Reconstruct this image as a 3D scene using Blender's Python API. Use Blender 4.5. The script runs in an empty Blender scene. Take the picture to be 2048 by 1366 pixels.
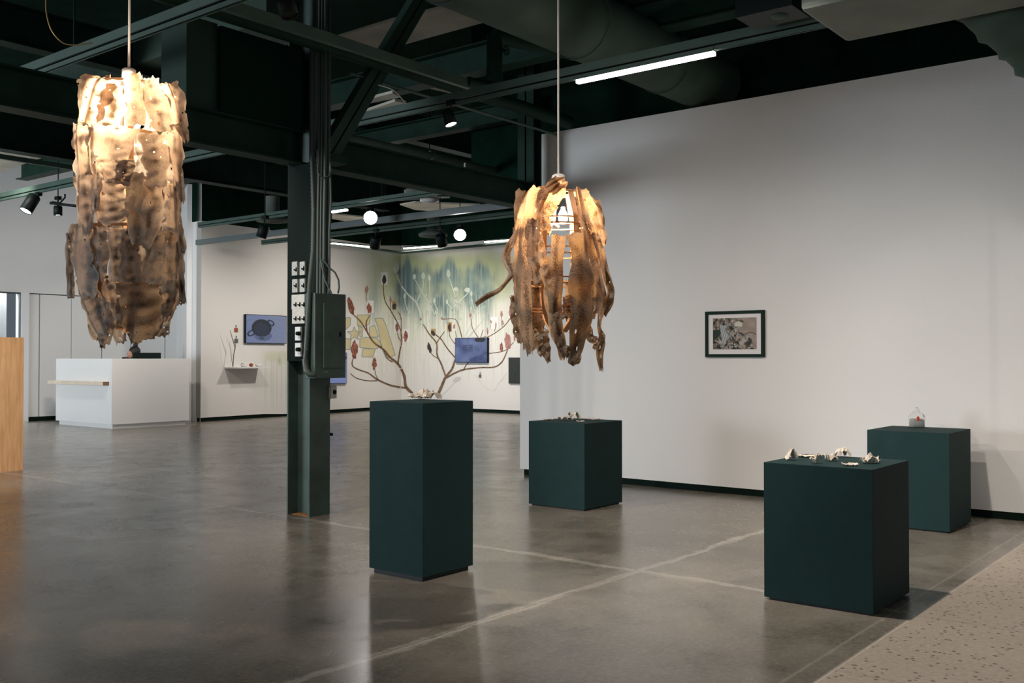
import bpy, bmesh, math, random
from mathutils import Vector, Matrix, noise
PI = math.pi
scene = bpy.context.scene
COL = scene.collection

# ------------------------------------------------------------------ camera
# room frame: X runs away from the camera towards the long right wall, Y runs along that wall
F = 1990.0
EYE = 1.35
YAW = math.atan2(.6225, .7826)          # view direction in the room frame
PITCH = math.atan(31 / F)
fw = Vector((math.cos(YAW) * math.cos(PITCH), math.sin(YAW) * math.cos(PITCH), math.sin(PITCH)))
rt = Vector((math.sin(YAW), -math.cos(YAW), 0))
up = rt.cross(fw)
hf = Vector((math.cos(YAW), math.sin(YAW), 0))
CAMP = Vector((0, 0, EYE))
cd = bpy.data.cameras.new('camera')
cam = bpy.data.objects.new('camera', cd)
COL.objects.link(cam)
cd.sensor_width = 36.0
cd.lens = F / 2048 * 36.0
cd.clip_start = .05
cd.clip_end = 200
m3 = Matrix((rt, up, -fw)).transposed()
cam.matrix_world = Matrix.Translation(CAMP) @ m3.to_4x4()
scene.camera = cam

# ------------------------------------------------------------------ world, exposure
scene.view_settings.view_transform = 'Standard'
scene.view_settings.look = 'None'
scene.view_settings.gamma = 1
scene.view_settings.exposure = -0.1
w = bpy.data.worlds.new('world')
scene.world = w
w.use_nodes = True
bg = w.node_tree.nodes['Background']
bg.inputs[0].default_value = (.72, .86, 1.0, 1)      # daylight that enters by the open side behind the camera and at the left
bg.inputs[1].default_value = .17

def lamp(name, kind, loc, energy, color=(1, .93, .86), target=None, size=.05, angle=60, blend=.6, sy=None):
    d = bpy.data.lights.new(name, kind)
    d.energy = energy
    d.color = color
    if kind == 'SPOT':
        d.spot_size = math.radians(angle); d.spot_blend = blend; d.shadow_soft_size = size
    elif kind == 'AREA':
        d.size = size
        if sy: d.shape = 'RECTANGLE'; d.size_y = sy
    else:
        d.shadow_soft_size = size
    o = bpy.data.objects.new(name, d)
    COL.objects.link(o)
    o.location = loc
    if target is not None:
        o.rotation_euler = (Vector(target) - Vector(loc)).to_track_quat('-Z', 'Y').to_euler()
    return o
WARM = (1, .92, .84)
# wall washers on the tracks: right wall
for vy, e in ((-2.2, 170), (.2, 185), (2.4, 190), (4.6, 185), (7.4, 130)):
    lamp('wall_spot', 'SPOT', (4.35, vy, 3.3), e, WARM, (9.03, vy + .1, .5), .12, 72, 1.0)
# spots on the plinths
lamp('plinth_spot', 'SPOT', (5.1, 2.45, 3.75), 400, WARM, (5.7, 1.9, 0), .03, 105, .8)
lamp('added_partition_fill', 'SPOT', (3.9, 8.2, 3.40), 700, WARM, (4.6, 11.9, .8), .06, 60, .9)  # lamp added to brighten the plywood partition, its source is unseen
lamp('plinth_spot', 'SPOT', (1.14, 4.09, 3.8), 300, WARM, (8.4, 2.0, .6), .03, 34, .7)
lamp('plinth_spot', 'SPOT', (3.6, 6.4, 3.40), 300, WARM, (6.6, 4.6, 0), .03, 85, .9)
lamp('plinth_spot', 'SPOT', (2.2, 2.6, 4.0), 130, WARM, (4.3, 4.2, .8), .05, 70, .8)
# far gallery
for u_, v_, tu, tv, e in ((12.0, 15.0, 11.5, 18.2, 220), (14.6, 14.5, 15.0, 18.4, 430), (14.5, 12.5, 18.5, 13.0, 600),
                          (15.5, 15.5, 18.5, 16.6, 500), (10.0, 14.2, 8.0, 16.0, 340), (8.6, 15.5, 11.6, 21.0, 300), (6.0, 13.5, 9.6, 18.5, 110)):
    lamp('gallery_spot', 'SPOT', (u_, v_, 3.75), e, WARM, (tu, tv, 1.3), .12, 95, 1.0)
# unseen area lights added at the left to fill in cool daylight
lamp('added_left_daylight', 'AREA', (-6.5, 15.5, 1.9), 1500, (.80, .90, 1.0), (3, 17.5, 1.0), 7, sy=3.0)
lamp('added_left_daylight', 'AREA', (-6.5, 3.0, 1.9), 60, (.85, .93, 1.0), (6, 5, 1.0), 6, sy=3.0)

# ------------------------------------------------------------------ pixel helpers (only to take measurements off the photograph)
def ray(px, py):
    return fw + rt * ((px - 1024) / F) + up * ((683 - py) / F)
def gp(px, py, z=0.0):
    r = ray(px, py); return CAMP + r * ((z - EYE) / r.z)
def at(px, py, D):
    r = ray(px, py); return CAMP + r * (D / r.dot(hf))
def onu(px, py, u):
    r = ray(px, py); return CAMP + r * (u / r.x)
def onv(px, py, v):
    r = ray(px, py); return CAMP + r * (v / r.y)
def onpl(px, py, p, n):
    r = ray(px, py); return CAMP + r * ((p - CAMP).dot(n) / r.dot(n))
def srgb(r, g, b):
    def f(c):
        c /= 255.0
        return c / 12.92 if c <= .04045 else ((c + .055) / 1.055) ** 2.4
    return (f(r), f(g), f(b))

# ------------------------------------------------------------------ materials
MATS = {}
def mat(name, color, rough=.6, metal=0.0, nscale=None, namt=.15, bump=0.0, bscale=200, spec=None, emit=None, estr=0, trans=None):
    if name in MATS: return MATS[name]
    m = bpy.data.materials.new(name); m.use_nodes = True
    nt = m.node_tree; N = nt.nodes; L = nt.links
    b = N['Principled BSDF']
    b.inputs['Base Color'].default_value = (*color, 1)
    b.inputs['Roughness'].default_value = rough
    b.inputs['Metallic'].default_value = metal
    if spec is not None: b.inputs['Specular IOR Level'].default_value = spec
    if emit: b.inputs['Emission Color'].default_value = (*emit, 1); b.inputs['Emission Strength'].default_value = estr
    tc = N.new('ShaderNodeTexCoord')
    if nscale:
        n = N.new('ShaderNodeTexNoise'); n.inputs['Scale'].default_value = nscale; n.inputs['Detail'].default_value = 5
        L.new(tc.outputs['Object'], n.inputs['Vector'])
        mr = N.new('ShaderNodeMapRange'); mr.inputs['From Min'].default_value = .3; mr.inputs['From Max'].default_value = .7
        mr.inputs['To Min'].default_value = 1 - namt; mr.inputs['To Max'].default_value = 1 + namt
        L.new(n.outputs[0], mr.inputs[0])
        mx = N.new('ShaderNodeVectorMath'); mx.operation = 'SCALE'; mx.inputs[0].default_value = color
        L.new(mr.outputs[0], mx.inputs['Scale']); L.new(mx.outputs[0], b.inputs['Base Color'])
    if bump:
        n2 = N.new('ShaderNodeTexNoise'); n2.inputs['Scale'].default_value = bscale; n2.inputs['Detail'].default_value = 4
        L.new(tc.outputs['Object'], n2.inputs['Vector'])
        bp = N.new('ShaderNodeBump'); bp.inputs['Strength'].default_value = bump; bp.inputs['Distance'].default_value = .01
        L.new(n2.outputs[0], bp.inputs['Height']); L.new(bp.outputs[0], b.inputs['Normal'])
    MATS[name] = m
    return m
def attr_mat(name, rough=.8, emit=0.0):
    m = bpy.data.materials.new(name); m.use_nodes = True
    nt = m.node_tree; N = nt.nodes; L = nt.links
    b = N['Principled BSDF']; b.inputs['Roughness'].default_value = rough
    a = N.new('ShaderNodeAttribute'); a.attribute_name = 'Col'
    if emit:
        b.inputs['Base Color'].default_value = (.01, .01, .012, 1)
        L.new(a.outputs['Color'], b.inputs['Emission Color']); b.inputs['Emission Strength'].default_value = emit
    else:
        L.new(a.outputs['Color'], b.inputs['Base Color'])
    return m

WALLC = (.74, .72, .69)
M_wall = mat('white_wall_paint', WALLC, .85, nscale=.6, namt=.02, bump=.15, bscale=90)
M_wallcool = mat('white_partition_paint', (.76, .76, .75), .8, nscale=.5, namt=.02)
M_black = mat('black_painted_ceiling', (.004, .018, .011), .95, spec=.05, nscale=3, namt=.3)
M_steel = mat('dark_green_painted_steel', (.062, .095, .080), .5, spec=.3, nscale=4, namt=.25, bump=.1, bscale=60)
M_beam = mat('dark_green_painted_beam', (.009, .032, .021), .6, spec=.15, nscale=4, namt=.25)
M_duct = mat('grey_green_painted_duct', (.05, .08, .062), .7, spec=.2, nscale=3, namt=.2)
M_ductlight = mat('pale_grey_duct_wrap', (.17, .195, .17), .7, spec=.2, nscale=2.5, namt=.15)
M_litdeck = mat('lit_deck_patch_paint', (.60, .57, .48), .9, nscale=1.2, namt=.25)  # pale tone stands for light falling on the roof deck between beams
M_track = mat('grey_green_track_metal', (.08, .125, .10), .5, spec=.3, nscale=5, namt=.1)
M_spotblack = mat('black_spotlight_metal', (.007, .012, .011), .5, spec=.2)
M_base = mat('black_base_board', (.003, .010, .007), .8, spec=.1)
M_plinth = mat('dark_blue_plinth_paint', (.013, .037, .037), .7, nscale=8, namt=.06, spec=.15, bump=.08, bscale=300)
M_plinthbase = mat('black_toe_board', (.008, .012, .012), .6)
M_led = mat('white_led_strip', (1, 1, 1), .5, emit=(1, .88, .82), estr=22)
M_lens = mat('lit_spotlight_lens', (1, 1, 1), .5, emit=(1, .93, .88), estr=30)
M_lensfar = mat('glaring_spotlight_lens', (1, 1, 1), .5, emit=(1, .95, .92), estr=60)
M_white = mat('white_plastic', (.75, .73, .70), .5)
M_cord = mat('white_cord', (.62, .58, .54), .5)
M_ply = mat('orange_plywood', (.60, .30, .12), .5, nscale=4, namt=.08)
M_darkply = mat('brown_bent_plywood', (.50, .27, .13), .55, nscale=20, namt=.15)
M_metalplate = mat('galvanised_switch_plate', (.42, .42, .38), .5, nscale=60, namt=.25)
M_blackplastic = mat('black_plastic', (.005, .010, .008), .75, spec=.12)
M_conduit = mat('grey_flexible_conduit', (.045, .06, .05), .4)
M_bone = mat('cream_folded_hide', (.78, .68, .55), .7, nscale=30, namt=.15, bump=.3, bscale=120)
M_framegreen = mat('black_green_frame', (.005, .020, .012), .6, spec=.15)
M_mat = mat('white_mount_board', (.74, .70, .69), .9)
M_red = mat('red_tag', (.62, .05, .02), .6)
M_rust = mat('rust_square', (.30, .07, .03), .8, nscale=30, namt=.2)
M_greytile = mat('grey_green_square', (.09, .12, .10), .8, nscale=30, namt=.2)
M_skin = mat('face_skin', (.55, .30, .20), .6)
M_hair = mat('dark_hair', (.012, .010, .009), .6)
M_cloth = mat('black_jacket', (.012, .014, .015), .8)
M_glassframe = mat('dark_window_frame', (.03, .045, .04), .4)
M_palewood = mat('pale_wood', (.74, .62, .48), .6, nscale=8, namt=.08)
M_endgrain = mat('brown_end_grain', (.22, .13, .07), .7)
M_twig = mat('brown_twig', (.10, .06, .035), .8)
M_brass = mat('brass_clip', (.5, .32, .12), .4, .6)

# glossy plywood grain
def wood_grain(m, sx, c1, c2):
    N = m.node_tree.nodes; L = m.node_tree.links
    tc = N.new('ShaderNodeTexCoord'); mp = N.new('ShaderNodeMapping'); mp.inputs['Scale'].default_value = (sx, sx, .5)
    n = N.new('ShaderNodeTexNoise'); n.inputs['Scale'].default_value = 6; n.inputs['Detail'].default_value = 8; n.inputs['Distortion'].default_value = .6
    cr = N.new('ShaderNodeValToRGB'); cr.color_ramp.elements[0].position = .3; cr.color_ramp.elements[1].position = .7
    cr.color_ramp.elements[0].color = (*c1, 1); cr.color_ramp.elements[1].color = (*c2, 1)
    L.new(tc.outputs['Object'], mp.inputs[0]); L.new(mp.outputs[0], n.inputs['Vector']); L.new(n.outputs[0], cr.inputs[0])
    L.new(cr.outputs[0], N['Principled BSDF'].inputs['Base Color'])
wood_grain(M_ply, 5, (.62, .33, .14), (.80, .47, .24))

# polished concrete floor with joints and a strip of exposed aggregate
def floor_mat():
    m = bpy.data.materials.new('polished_concrete'); m.use_nodes = True
    nt = m.node_tree; N = nt.nodes; L = nt.links
    b = N['Principled BSDF']
    tc = N.new('ShaderNodeTexCoord'); sx = N.new('ShaderNodeSeparateXYZ'); L.new(tc.outputs['Object'], sx.inputs[0])
    def math_(op, a, c=None, clamp=False):
        n = N.new('ShaderNodeMath'); n.operation = op; n.use_clamp = clamp
        for i, v in enumerate((a, c)):
            if v is None: continue
            if isinstance(v, (int, float)): n.inputs[i].default_value = v
            else: L.new(v, n.inputs[i])
        return n.outputs[0]
    def noise_(scale, detail=6, rough=.6, dist=0.0, vec=None):
        n = N.new('ShaderNodeTexNoise'); n.inputs['Scale'].default_value = scale; n.inputs['Detail'].default_value = detail
        n.inputs['Roughness'].default_value = rough; n.inputs['Distortion'].default_value = dist
        L.new(vec if vec is not None else tc.outputs['Object'], n.inputs['Vector']); return n.outputs[0]
    def ramp(v, a, bb, lo=0.0, hi=1.0):
        r = N.new('ShaderNodeMapRange'); r.inputs['From Min'].default_value = a; r.inputs['From Max'].default_value = bb
        r.inputs['To Min'].default_value = lo; r.inputs['To Max'].default_value = hi; L.new(v, r.inputs[0]); return r.outputs[0]
    def mix(f, a, c):
        n = N.new('ShaderNodeMix'); n.data_type = 'RGBA'
        if isinstance(f, (int, float)): n.inputs[0].default_value = f
        else: L.new(f, n.inputs[0])
        for i, v in ((6, a), (7, c)):
            if isinstance(v, tuple): n.inputs[i].default_value = (*v, 1)
            else: L.new(v, n.inputs[i])
        return n.outputs[2]
    X, Y = sx.outputs[0], sx.outputs[1]
    big = noise_(.45, 4, .55, .4); mid = noise_(2.2, 8, .65, .25); fine = noise_(38, 6, .75)
    c = mix(ramp(big, .35, .68), (.115, .100, .076), (.25, .215, .172))
    c = mix(ramp(mid, .42, .75, 0, .42), c, (.36, .32, .27))
    c = mix(ramp(mid, .30, .44, .6, 0), c, (.070, .058, .044))
    c = mix(ramp(fine, .45, .72, 0, .4), c, (.38, .34, .28))
    # wobbling joints
    wob = math_('MULTIPLY', math_('SUBTRACT', noise_(1.6, 9, .8), .5), .22)
    wv = math_('MULTIPLY', math_('SUBTRACT', noise_(1.1, 7, .75), .46), .30)
    def joint(coord, c0, wd, gain=1.0):
        d = math_('ABSOLUTE', math_('ADD', math_('SUBTRACT', coord, c0), wob))
        wdt = math_('ADD', math_('MAXIMUM', wv, 0.0), wd)
        return math_('MULTIPLY', ramp(math_('ADD', math_('DIVIDE', d, wdt), math_('MULTIPLY', fine, .5)), .4, 1.25, 1, 0), gain)
    j = joint(X, 5.43, .03, .7)
    j = math_('MAXIMUM', j, joint(Y, 3.30, .035, .75))
    j = math_('MAXIMUM', j, joint(Y, 11.5, .012, .4))
    c = mix(j, c, (.52, .47, .40))
    # joint crack
    def crack(coord, c0):
        d = math_('ABSOLUTE', math_('ADD', math_('SUBTRACT', coord, c0), math_('MULTIPLY', wob, .3)))
        return ramp(d, .002, .006, .6, 0)
    c = mix(math_('MAXIMUM', crack(X, 5.43), crack(Y, 3.30)), c, (.07, .055, .04))
    # square infill round the column foot
    dm = math_('MAXIMUM', math_('ABSOLUTE', math_('SUBTRACT', X, 5.6)), math_('ABSOLUTE', math_('SUBTRACT', Y, 6.7)))
    c = mix(ramp(math_('ABSOLUTE', math_('SUBTRACT', dm, .36)), .006, .016, .6, 0), c, (.30, .27, .22))
    c = mix(math_('MULTIPLY', math_('LESS_THAN', dm, .36), .35), c, (.09, .075, .06))
    # aggregate strip
    agg = math_('LESS_THAN', Y, 1.60)
    v = N.new('ShaderNodeTexVoronoi'); v.inputs['Scale'].default_value = 30; L.new(tc.outputs['Object'], v.inputs['Vector'])
    v2 = N.new('ShaderNodeTexVoronoi'); v2.inputs['Scale'].default_value = 46; L.new(tc.outputs['Object'], v2.inputs['Vector'])
    ac = mix(ramp(big, .35, .68), (.30, .24, .18), (.43, .355, .28))
    ac = mix(ramp(fine, .4, .7, 0, .5), ac, (.56, .48, .39))
    rnd = N.new('ShaderNodeSeparateColor'); L.new(v.outputs['Color'], rnd.inputs[0])
    sp = math_('MULTIPLY', ramp(v.outputs['Distance'], .22, .34, 1, 0), math_('GREATER_THAN', rnd.outputs[0], .55))
    ac = mix(math_('MULTIPLY', sp, .85), ac, (.045, .035, .028))
    rnd2 = N.new('ShaderNodeSeparateColor'); L.new(v2.outputs['Color'], rnd2.inputs[0])
    sp2 = math_('MULTIPLY', ramp(v2.outputs['Distance'], .2, .28, 1, 0), math_('GREATER_THAN', rnd2.outputs[1], .8))
    ac = mix(math_('MULTIPLY', sp2, .5), ac, (.42, .38, .32))
    slab = math_('ABSOLUTE', math_('SUBTRACT', math_('FRACT', math_('DIVIDE', math_('ADD', X, .35), 1.15)), .5))
    ac = mix(ramp(slab, .488, .497, 0, .3), ac, (.14, .11, .085))
    c = mix(agg, c, ac)
    edge = ramp(math_('ABSOLUTE', math_('SUBTRACT', Y, 1.60)), .004, .012, .6, 0)
    c = mix(edge, c, (.55, .48, .40))
    edge2 = ramp(math_('ABSOLUTE', math_('ADD', math_('SUBTRACT', Y, 1.71), math_('MULTIPLY', wob, .15))), .003, .012, .35, 0)
    c = mix(edge2, c, (.46, .41, .34))
    L.new(c, b.inputs['Base Color'])
    rr = math_('ADD', ramp(mid, .3, .7, .20, .30), math_('MULTIPLY', agg, .32))
    L.new(rr, b.inputs['Roughness'])
    b.inputs['Specular IOR Level'].default_value = 1.0
    bp = N.new('ShaderNodeBump'); bp.inputs['Strength'].default_value = .05; bp.inputs['Distance'].default_value = .004
    L.new(fine, bp.inputs['Height']); L.new(bp.outputs[0], b.inputs['Normal'])
    return m
M_floor = floor_mat()

# translucent dried fish skins
def skin_mat(name, base, dark, spots, trans_tint, sscale=240, edge=(.62, .54, .45)):
    m = bpy.data.materials.new(name); m.use_nodes = True
    nt = m.node_tree; N = nt.nodes; L = nt.links
    b = N['Principled BSDF']; out = N['Material Output']
    b.inputs['Roughness'].default_value = .6
    tc = N.new('ShaderNodeTexCoord')
    n = N.new('ShaderNodeTexNoise'); n.inputs['Scale'].default_value = 9; n.inputs['Detail'].default_value = 8; n.inputs['Roughness'].default_value = .7
    L.new(tc.outputs['Object'], n.inputs['Vector'])
    a = N.new('ShaderNodeAttribute'); a.attribute_name = 'Col'      # R: dark back of the fish, G: pale belly edge
    sc = N.new('ShaderNodeSeparateColor'); L.new(a.outputs['Color'], sc.inputs[0])
    def mapr(v, x0, x1, y0, y1):
        r = N.new('ShaderNodeMapRange'); r.inputs[1].default_value = x0; r.inputs[2].default_value = x1
        r.inputs[3].default_value = y0; r.inputs[4].default_value = y1; L.new(v, r.inputs[0]); return r.outputs[0]
    def mix(f, p, q):
        k = N.new('ShaderNodeMix'); k.data_type = 'RGBA'
        L.new(f, k.inputs[0])
        for i, v in ((6, p), (7, q)):
            if isinstance(v, tuple): k.inputs[i].default_value = (*v, 1)
            else: L.new(v, k.inputs[i])
        return k.outputs[2]
    ad = N.new('ShaderNodeMath'); ad.operation = 'ADD'; ad.use_clamp = True
    L.new(sc.outputs[0], ad.inputs[0]); L.new(mapr(n.outputs[0], .40, .70, -.25, .35), ad.inputs[1])
    c = mix(ad.outputs[0], base, dark)
    n3 = N.new('ShaderNodeTexNoise'); n3.inputs['Scale'].default_value = 150; n3.inputs['Detail'].default_value = 3
    L.new(tc.outputs['Object'], n3.inputs['Vector'])
    c = mix(mapr(n3.outputs[0], .5, .7, 0, .4), c, dark)
    ef = mapr(sc.outputs[1], .78, 1.0, 0, .55)
    c = mix(ef, c, edge)
    sh = N.new('ShaderNodeVectorMath'); sh.operation = 'SCALE'; L.new(c, sh.inputs[0]); L.new(mapr(sc.outputs[2], 0, 1, .62, 1.3), sh.inputs['Scale']); c = sh.outputs[0]
    if spots:
        v = N.new('ShaderNodeTexVoronoi'); v.inputs['Scale'].default_value = sscale; L.new(tc.outputs['Object'], v.inputs['Vector'])
        s = N.new('ShaderNodeMath'); s.operation = 'MULTIPLY'
        L.new(mapr(v.outputs['Distance'], .28, .42, .9, 0), s.inputs[0]); L.new(mapr(sc.outputs[0], 0, .35, .15, 1), s.inputs[1])
        c = mix(s.outputs[0], c, (.035, .018, .01))
    L.new(c, b.inputs['Base Color'])
    bp = N.new('ShaderNodeBump'); bp.inputs['Strength'].default_value = .6; bp.inputs['Distance'].default_value = .006
    L.new(n.outputs[0], bp.inputs['Height']); L.new(bp.outputs[0], b.inputs['Normal'])
    t = N.new('ShaderNodeBsdfTranslucent')
    mu = N.new('ShaderNodeMix'); mu.data_type = 'RGBA'; mu.blend_type = 'MULTIPLY'; mu.inputs[0].default_value = 1
    L.new(c, mu.inputs[6]); mu.inputs[7].default_value = (*trans_tint, 1); L.new(mu.outputs[2], t.inputs[0])
    mx = N.new('ShaderNodeMixShader'); mx.inputs[0].default_value = .5
    L.new(b.outputs[0], mx.inputs[1]); L.new(t.outputs[0], mx.inputs[2]); L.new(mx.outputs[0], out.inputs[0])
    return m
M_skinA = skin_mat('grey_brown_fish_skin', (.42, .36, .30), (.045, .031, .022), False, (1, .86, .70))
M_skinB = skin_mat('spotted_brown_fish_skin', (.47, .34, .22), (.10, .052, .026), True, (1, .84, .62), 125, (.50, .37, .24))
M_bulb = mat('lit_bulb', (1, 1, 1), .4, emit=(1, .72, .42), estr=60)
def glass_mat():
    m = bpy.data.materials.new('clear_bottle_glass'); m.use_nodes = True
    b = m.node_tree.nodes['Principled BSDF']
    b.inputs['Base Color'].default_value = (.93, .95, .94, 1); b.inputs['Roughness'].default_value = .22
    b.inputs['Transmission Weight'].default_value = 1; b.inputs['IOR'].default_value = 1.12
    return m
M_glass = glass_mat()

# ------------------------------------------------------------------ mesh builder
class MB:
    def __init__(s): s.v = []; s.f = []; s.c = None; s.sm = []
    def add(s, vs, fs, smooth=False):
        o = len(s.v); s.v += [Vector(x) for x in vs]; s.f += [tuple(i + o for i in f) for f in fs]; s.sm += [smooth] * len(fs)
    def box(s, x0, x1, y0, y1, z0, z1):
        vs = [(x, y, z) for z in (z0, z1) for x, y in ((x0, y0), (x1, y0), (x1, y1), (x0, y1))]
        s.add(vs, [(3, 2, 1, 0), (4, 5, 6, 7), (0, 1, 5, 4), (1, 2, 6, 5), (2, 3, 7, 6), (3, 0, 4, 7)])
    def obox(s, c, ax, ay, az):        # centre and three half-axis vectors
        c, ax, ay, az = map(Vector, (c, ax, ay, az))
        vs = [c + ax * i + ay * j + az * k for k in (-1, 1) for i, j in ((-1, -1), (1, -1), (1, 1), (-1, 1))]
        s.add(vs, [(3, 2, 1, 0), (4, 5, 6, 7), (0, 1, 5, 4), (1, 2, 6, 5), (2, 3, 7, 6), (3, 0, 4, 7)])
    def prism(s, pts, d):              # polygon (list of Vector) extruded by vector d
        n = len(pts); d = Vector(d)
        s.add([Vector(p) for p in pts] + [Vector(p) + d for p in pts],
              [tuple(range(n))[::-1], tuple(range(n, 2 * n))] + [(i, (i + 1) % n, n + (i + 1) % n, n + i) for i in range(n)])
    def tube(s, pts, r, n=10, caps=True, smooth=True):
        pts = [Vector(p) for p in pts]; o = []
        rad = r if isinstance(r, (list, tuple)) else [r] * len(pts)
        ref = None
        for i, p in enumerate(pts):
            t = (pts[min(i + 1, len(pts) - 1)] - pts[max(i - 1, 0)]).normalized()
            if ref is None: ref = t.orthogonal().normalized()
            ref = (ref - t * ref.dot(t)).normalized(); bi = t.cross(ref)
            o += [p + (ref * math.cos(2 * PI * k / n) + bi * math.sin(2 * PI * k / n)) * rad[i] for k in range(n)]
        fs = [(i * n + k, i * n + (k + 1) % n, (i + 1) * n + (k + 1) % n, (i + 1) * n + k) for i in range(len(pts) - 1) for k in range(n)]
        s.add(o, fs, smooth)
        if caps:
            s.add(o[:n], [tuple(range(n))[::-1]]); s.add(o[-n:], [tuple(range(n))])
    def lathe(s, c, prof, n=20, smooth=True, axis=Vector((0, 0, 1))):
        c = Vector(c); axis = Vector(axis).normalized(); x = axis.orthogonal().normalized(); y = axis.cross(x); o = []
        for r, h in prof: o += [c + axis * h + (x * math.cos(2 * PI * k / n) + y * math.sin(2 * PI * k / n)) * r for k in range(n)]
        s.add(o, [(i * n + k, i * n + (k + 1) % n, (i + 1) * n + (k + 1) % n, (i + 1) * n + k) for i in range(len(prof) - 1) for k in range(n)], smooth)
    def build(s, name, m, parent=None, loc=None, bevel=0, colors=None):
        if parent is not None: off = Vector(parent['_o'])
        elif loc is not None: off = Vector(loc)
        else:
            xs = [v.x for v in s.v]; ys = [v.y for v in s.v]; zs = [v.z for v in s.v]
            off = Vector(((min(xs) + max(xs)) / 2, (min(ys) + max(ys)) / 2, min(zs)))
        me = bpy.data.meshes.new(name)
        me.from_pydata([v - off for v in s.v], [], s.f); me.update()
        me.polygons.foreach_set('use_smooth', s.sm)
        if colors:
            ca = me.color_attributes.new('Col', 'FLOAT_COLOR', 'POINT')
            flat = []
            for c in colors: flat += [c[0], c[1], c[2], 1.0]
            ca.data.foreach_set('color', flat)
        me.materials.append(m)
        o = bpy.data.objects.new(name, me); COL.objects.link(o)
        if parent is not None:
            o.parent = parent; o['_o'] = tuple(off)
            if o.parent.type == 'MESH': pass
        else:
            o.location = off; o['_o'] = tuple(off)
        if bevel:
            bv = o.modifiers.new('bevel', 'BEVEL'); bv.width = bevel; bv.segments = 2; bv.limit_method = 'ANGLE'
        return o
def tag(o, label=None, cat=None, group=None, kind=None):
    if label: o['label'] = label
    if cat: o['category'] = cat
    if group: o['group'] = group
    if kind: o['kind'] = kind
    return o
def thing(name, label, cat, loc, group=None):
    o = bpy.data.objects.new(name, None); COL.objects.link(o); o.empty_display_size = .1
    o.location = loc; o['_o'] = tuple(loc)
    return tag(o, label, cat, group)
def boxo(name, m, b, parent=None, bevel=0):
    q = MB(); q.box(*b); return q.build(name, m, parent, bevel=bevel)
Z = Vector((0, 0, 1)); XA = Vector((1, 0, 0)); YA = Vector((0, 1, 0))

# ------------------------------------------------------------------ shell
q = MB(); q.box(-7, 26, -7, 27, -.1, 0); tag(q.build('floor', M_floor, loc=(0, 0, 0)), kind='structure')
CEIL = 6.2
tag(boxo('ceiling', M_black, (-7, 26, -7, 27, CEIL, CEIL + .1)), kind='structure')
WU = 9.03; VEND = 7.065; WT = 3.88
tag(boxo('wall_right', M_wall, (WU, WU + .25, -5, VEND, .066, WT)), kind='structure')
tag(boxo('baseboard_right', M_base, (WU + .012, WU + .24, -5, VEND - .05, 0, .066)), kind='structure')
tag(boxo('wall_right_upper', M_black, (WU + .8, WU + 1.0, -5, 8.5, WT - .5, CEIL)), kind='structure')

def wall_seg(name, a, b, z0, z1, th=.15, m=M_wall):
    a = Vector((a[0], a[1], 0)); b = Vector((b[0], b[1], 0))
    d = (b - a).normalized(); n = Vector((d.y, -d.x, 0))
    if n.dot(-a) < 0: n = -n           # n points to the camera
    q = MB(); q.prism([a + Z * z0, b + Z * z0, b + Z * z1, a + Z * z1], -n * th)
    return q.build(name, m), n
A0 = gp(401, 843.5); A1 = gp(802, 817.2)
B1 = Vector((A1.x, 4.0, 0))
HW = 4.2
o, nA = wall_seg('wall_back', A0, A1, .08, HW); tag(o, kind='structure')
o, nB = wall_seg('wall_mural', A1 + YA * .1, B1, .08, HW); tag(o, kind='structure')
o, _ = wall_seg('baseboard_back', A0 - nA * .02, A1 - nA * .02, 0, .08, .1, M_base); tag(o, kind='structure')
o, _ = wall_seg('baseboard_mural', A1 - nB * .02, B1 - nB * .02, 0, .08, .1, M_base); tag(o, kind='structure')
o, _ = wall_seg('trim_1', A0 - nA * .01, A1 - nA * .01, HW, CEIL, .3, M_black); tag(o, kind='structure')
o, _ = wall_seg('trim_2', A1 + YA * .3 - nB * .01, B1 - nB * .01, HW, CEIL, .3, M_black); tag(o, kind='structure')
# back wall behind the desk
C0 = gp(56, 842.6); CV = C0.y
def cpt(px): 
    r = ray(px, 714); return (r * (CV / r.y)).x
CR = cpt(370)
zt = 5.5
dz = onv(78, 587, CV).z
tag(boxo('wall_left', M_wallcool, (cpt(52), CR + 2.0, CV, CV + .2, dz, zt)), kind='structure')
tag(boxo('wall_left_upper', M_black, (cpt(-200), CR + 2.0, CV + .02, CV + .2, zt, CEIL)), kind='structure')
tag(boxo('wall_left_behind_doors', M_blackplastic, (cpt(52), CR + 2, CV + .1, CV + .25, 0, dz)), kind='structure')
tag(boxo('wall_left_over_window', M_wallcool, (cpt(-260), cpt(52), CV, CV + .2, dz, zt)), kind='structure')
edges = [57, 78.5, 142.6, 203.5, 262, 330, 378]
for i in range(6):
    x0, x1 = cpt(edges[i]) + .012, cpt(edges[i + 1]) - .012
    if i in (2,): x0 -= .008
    q = MB(); q.box(x0, x1, CV, CV + .05, .09, dz - .02)
    tag(q.build('door_%d' % (i + 1), M_wallcool), kind='structure')
tag(boxo('baseboard_left', M_base, (cpt(57), CR + .5, CV + .02, CV + .08, 0, .09)), kind='structure')
tag(boxo('trim_3', mat('white_jamb', (.78, .80, .82), .6), (cpt(40), cpt(56), CV - .04, CV + .2, 0, dz)), kind='structure')
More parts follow.
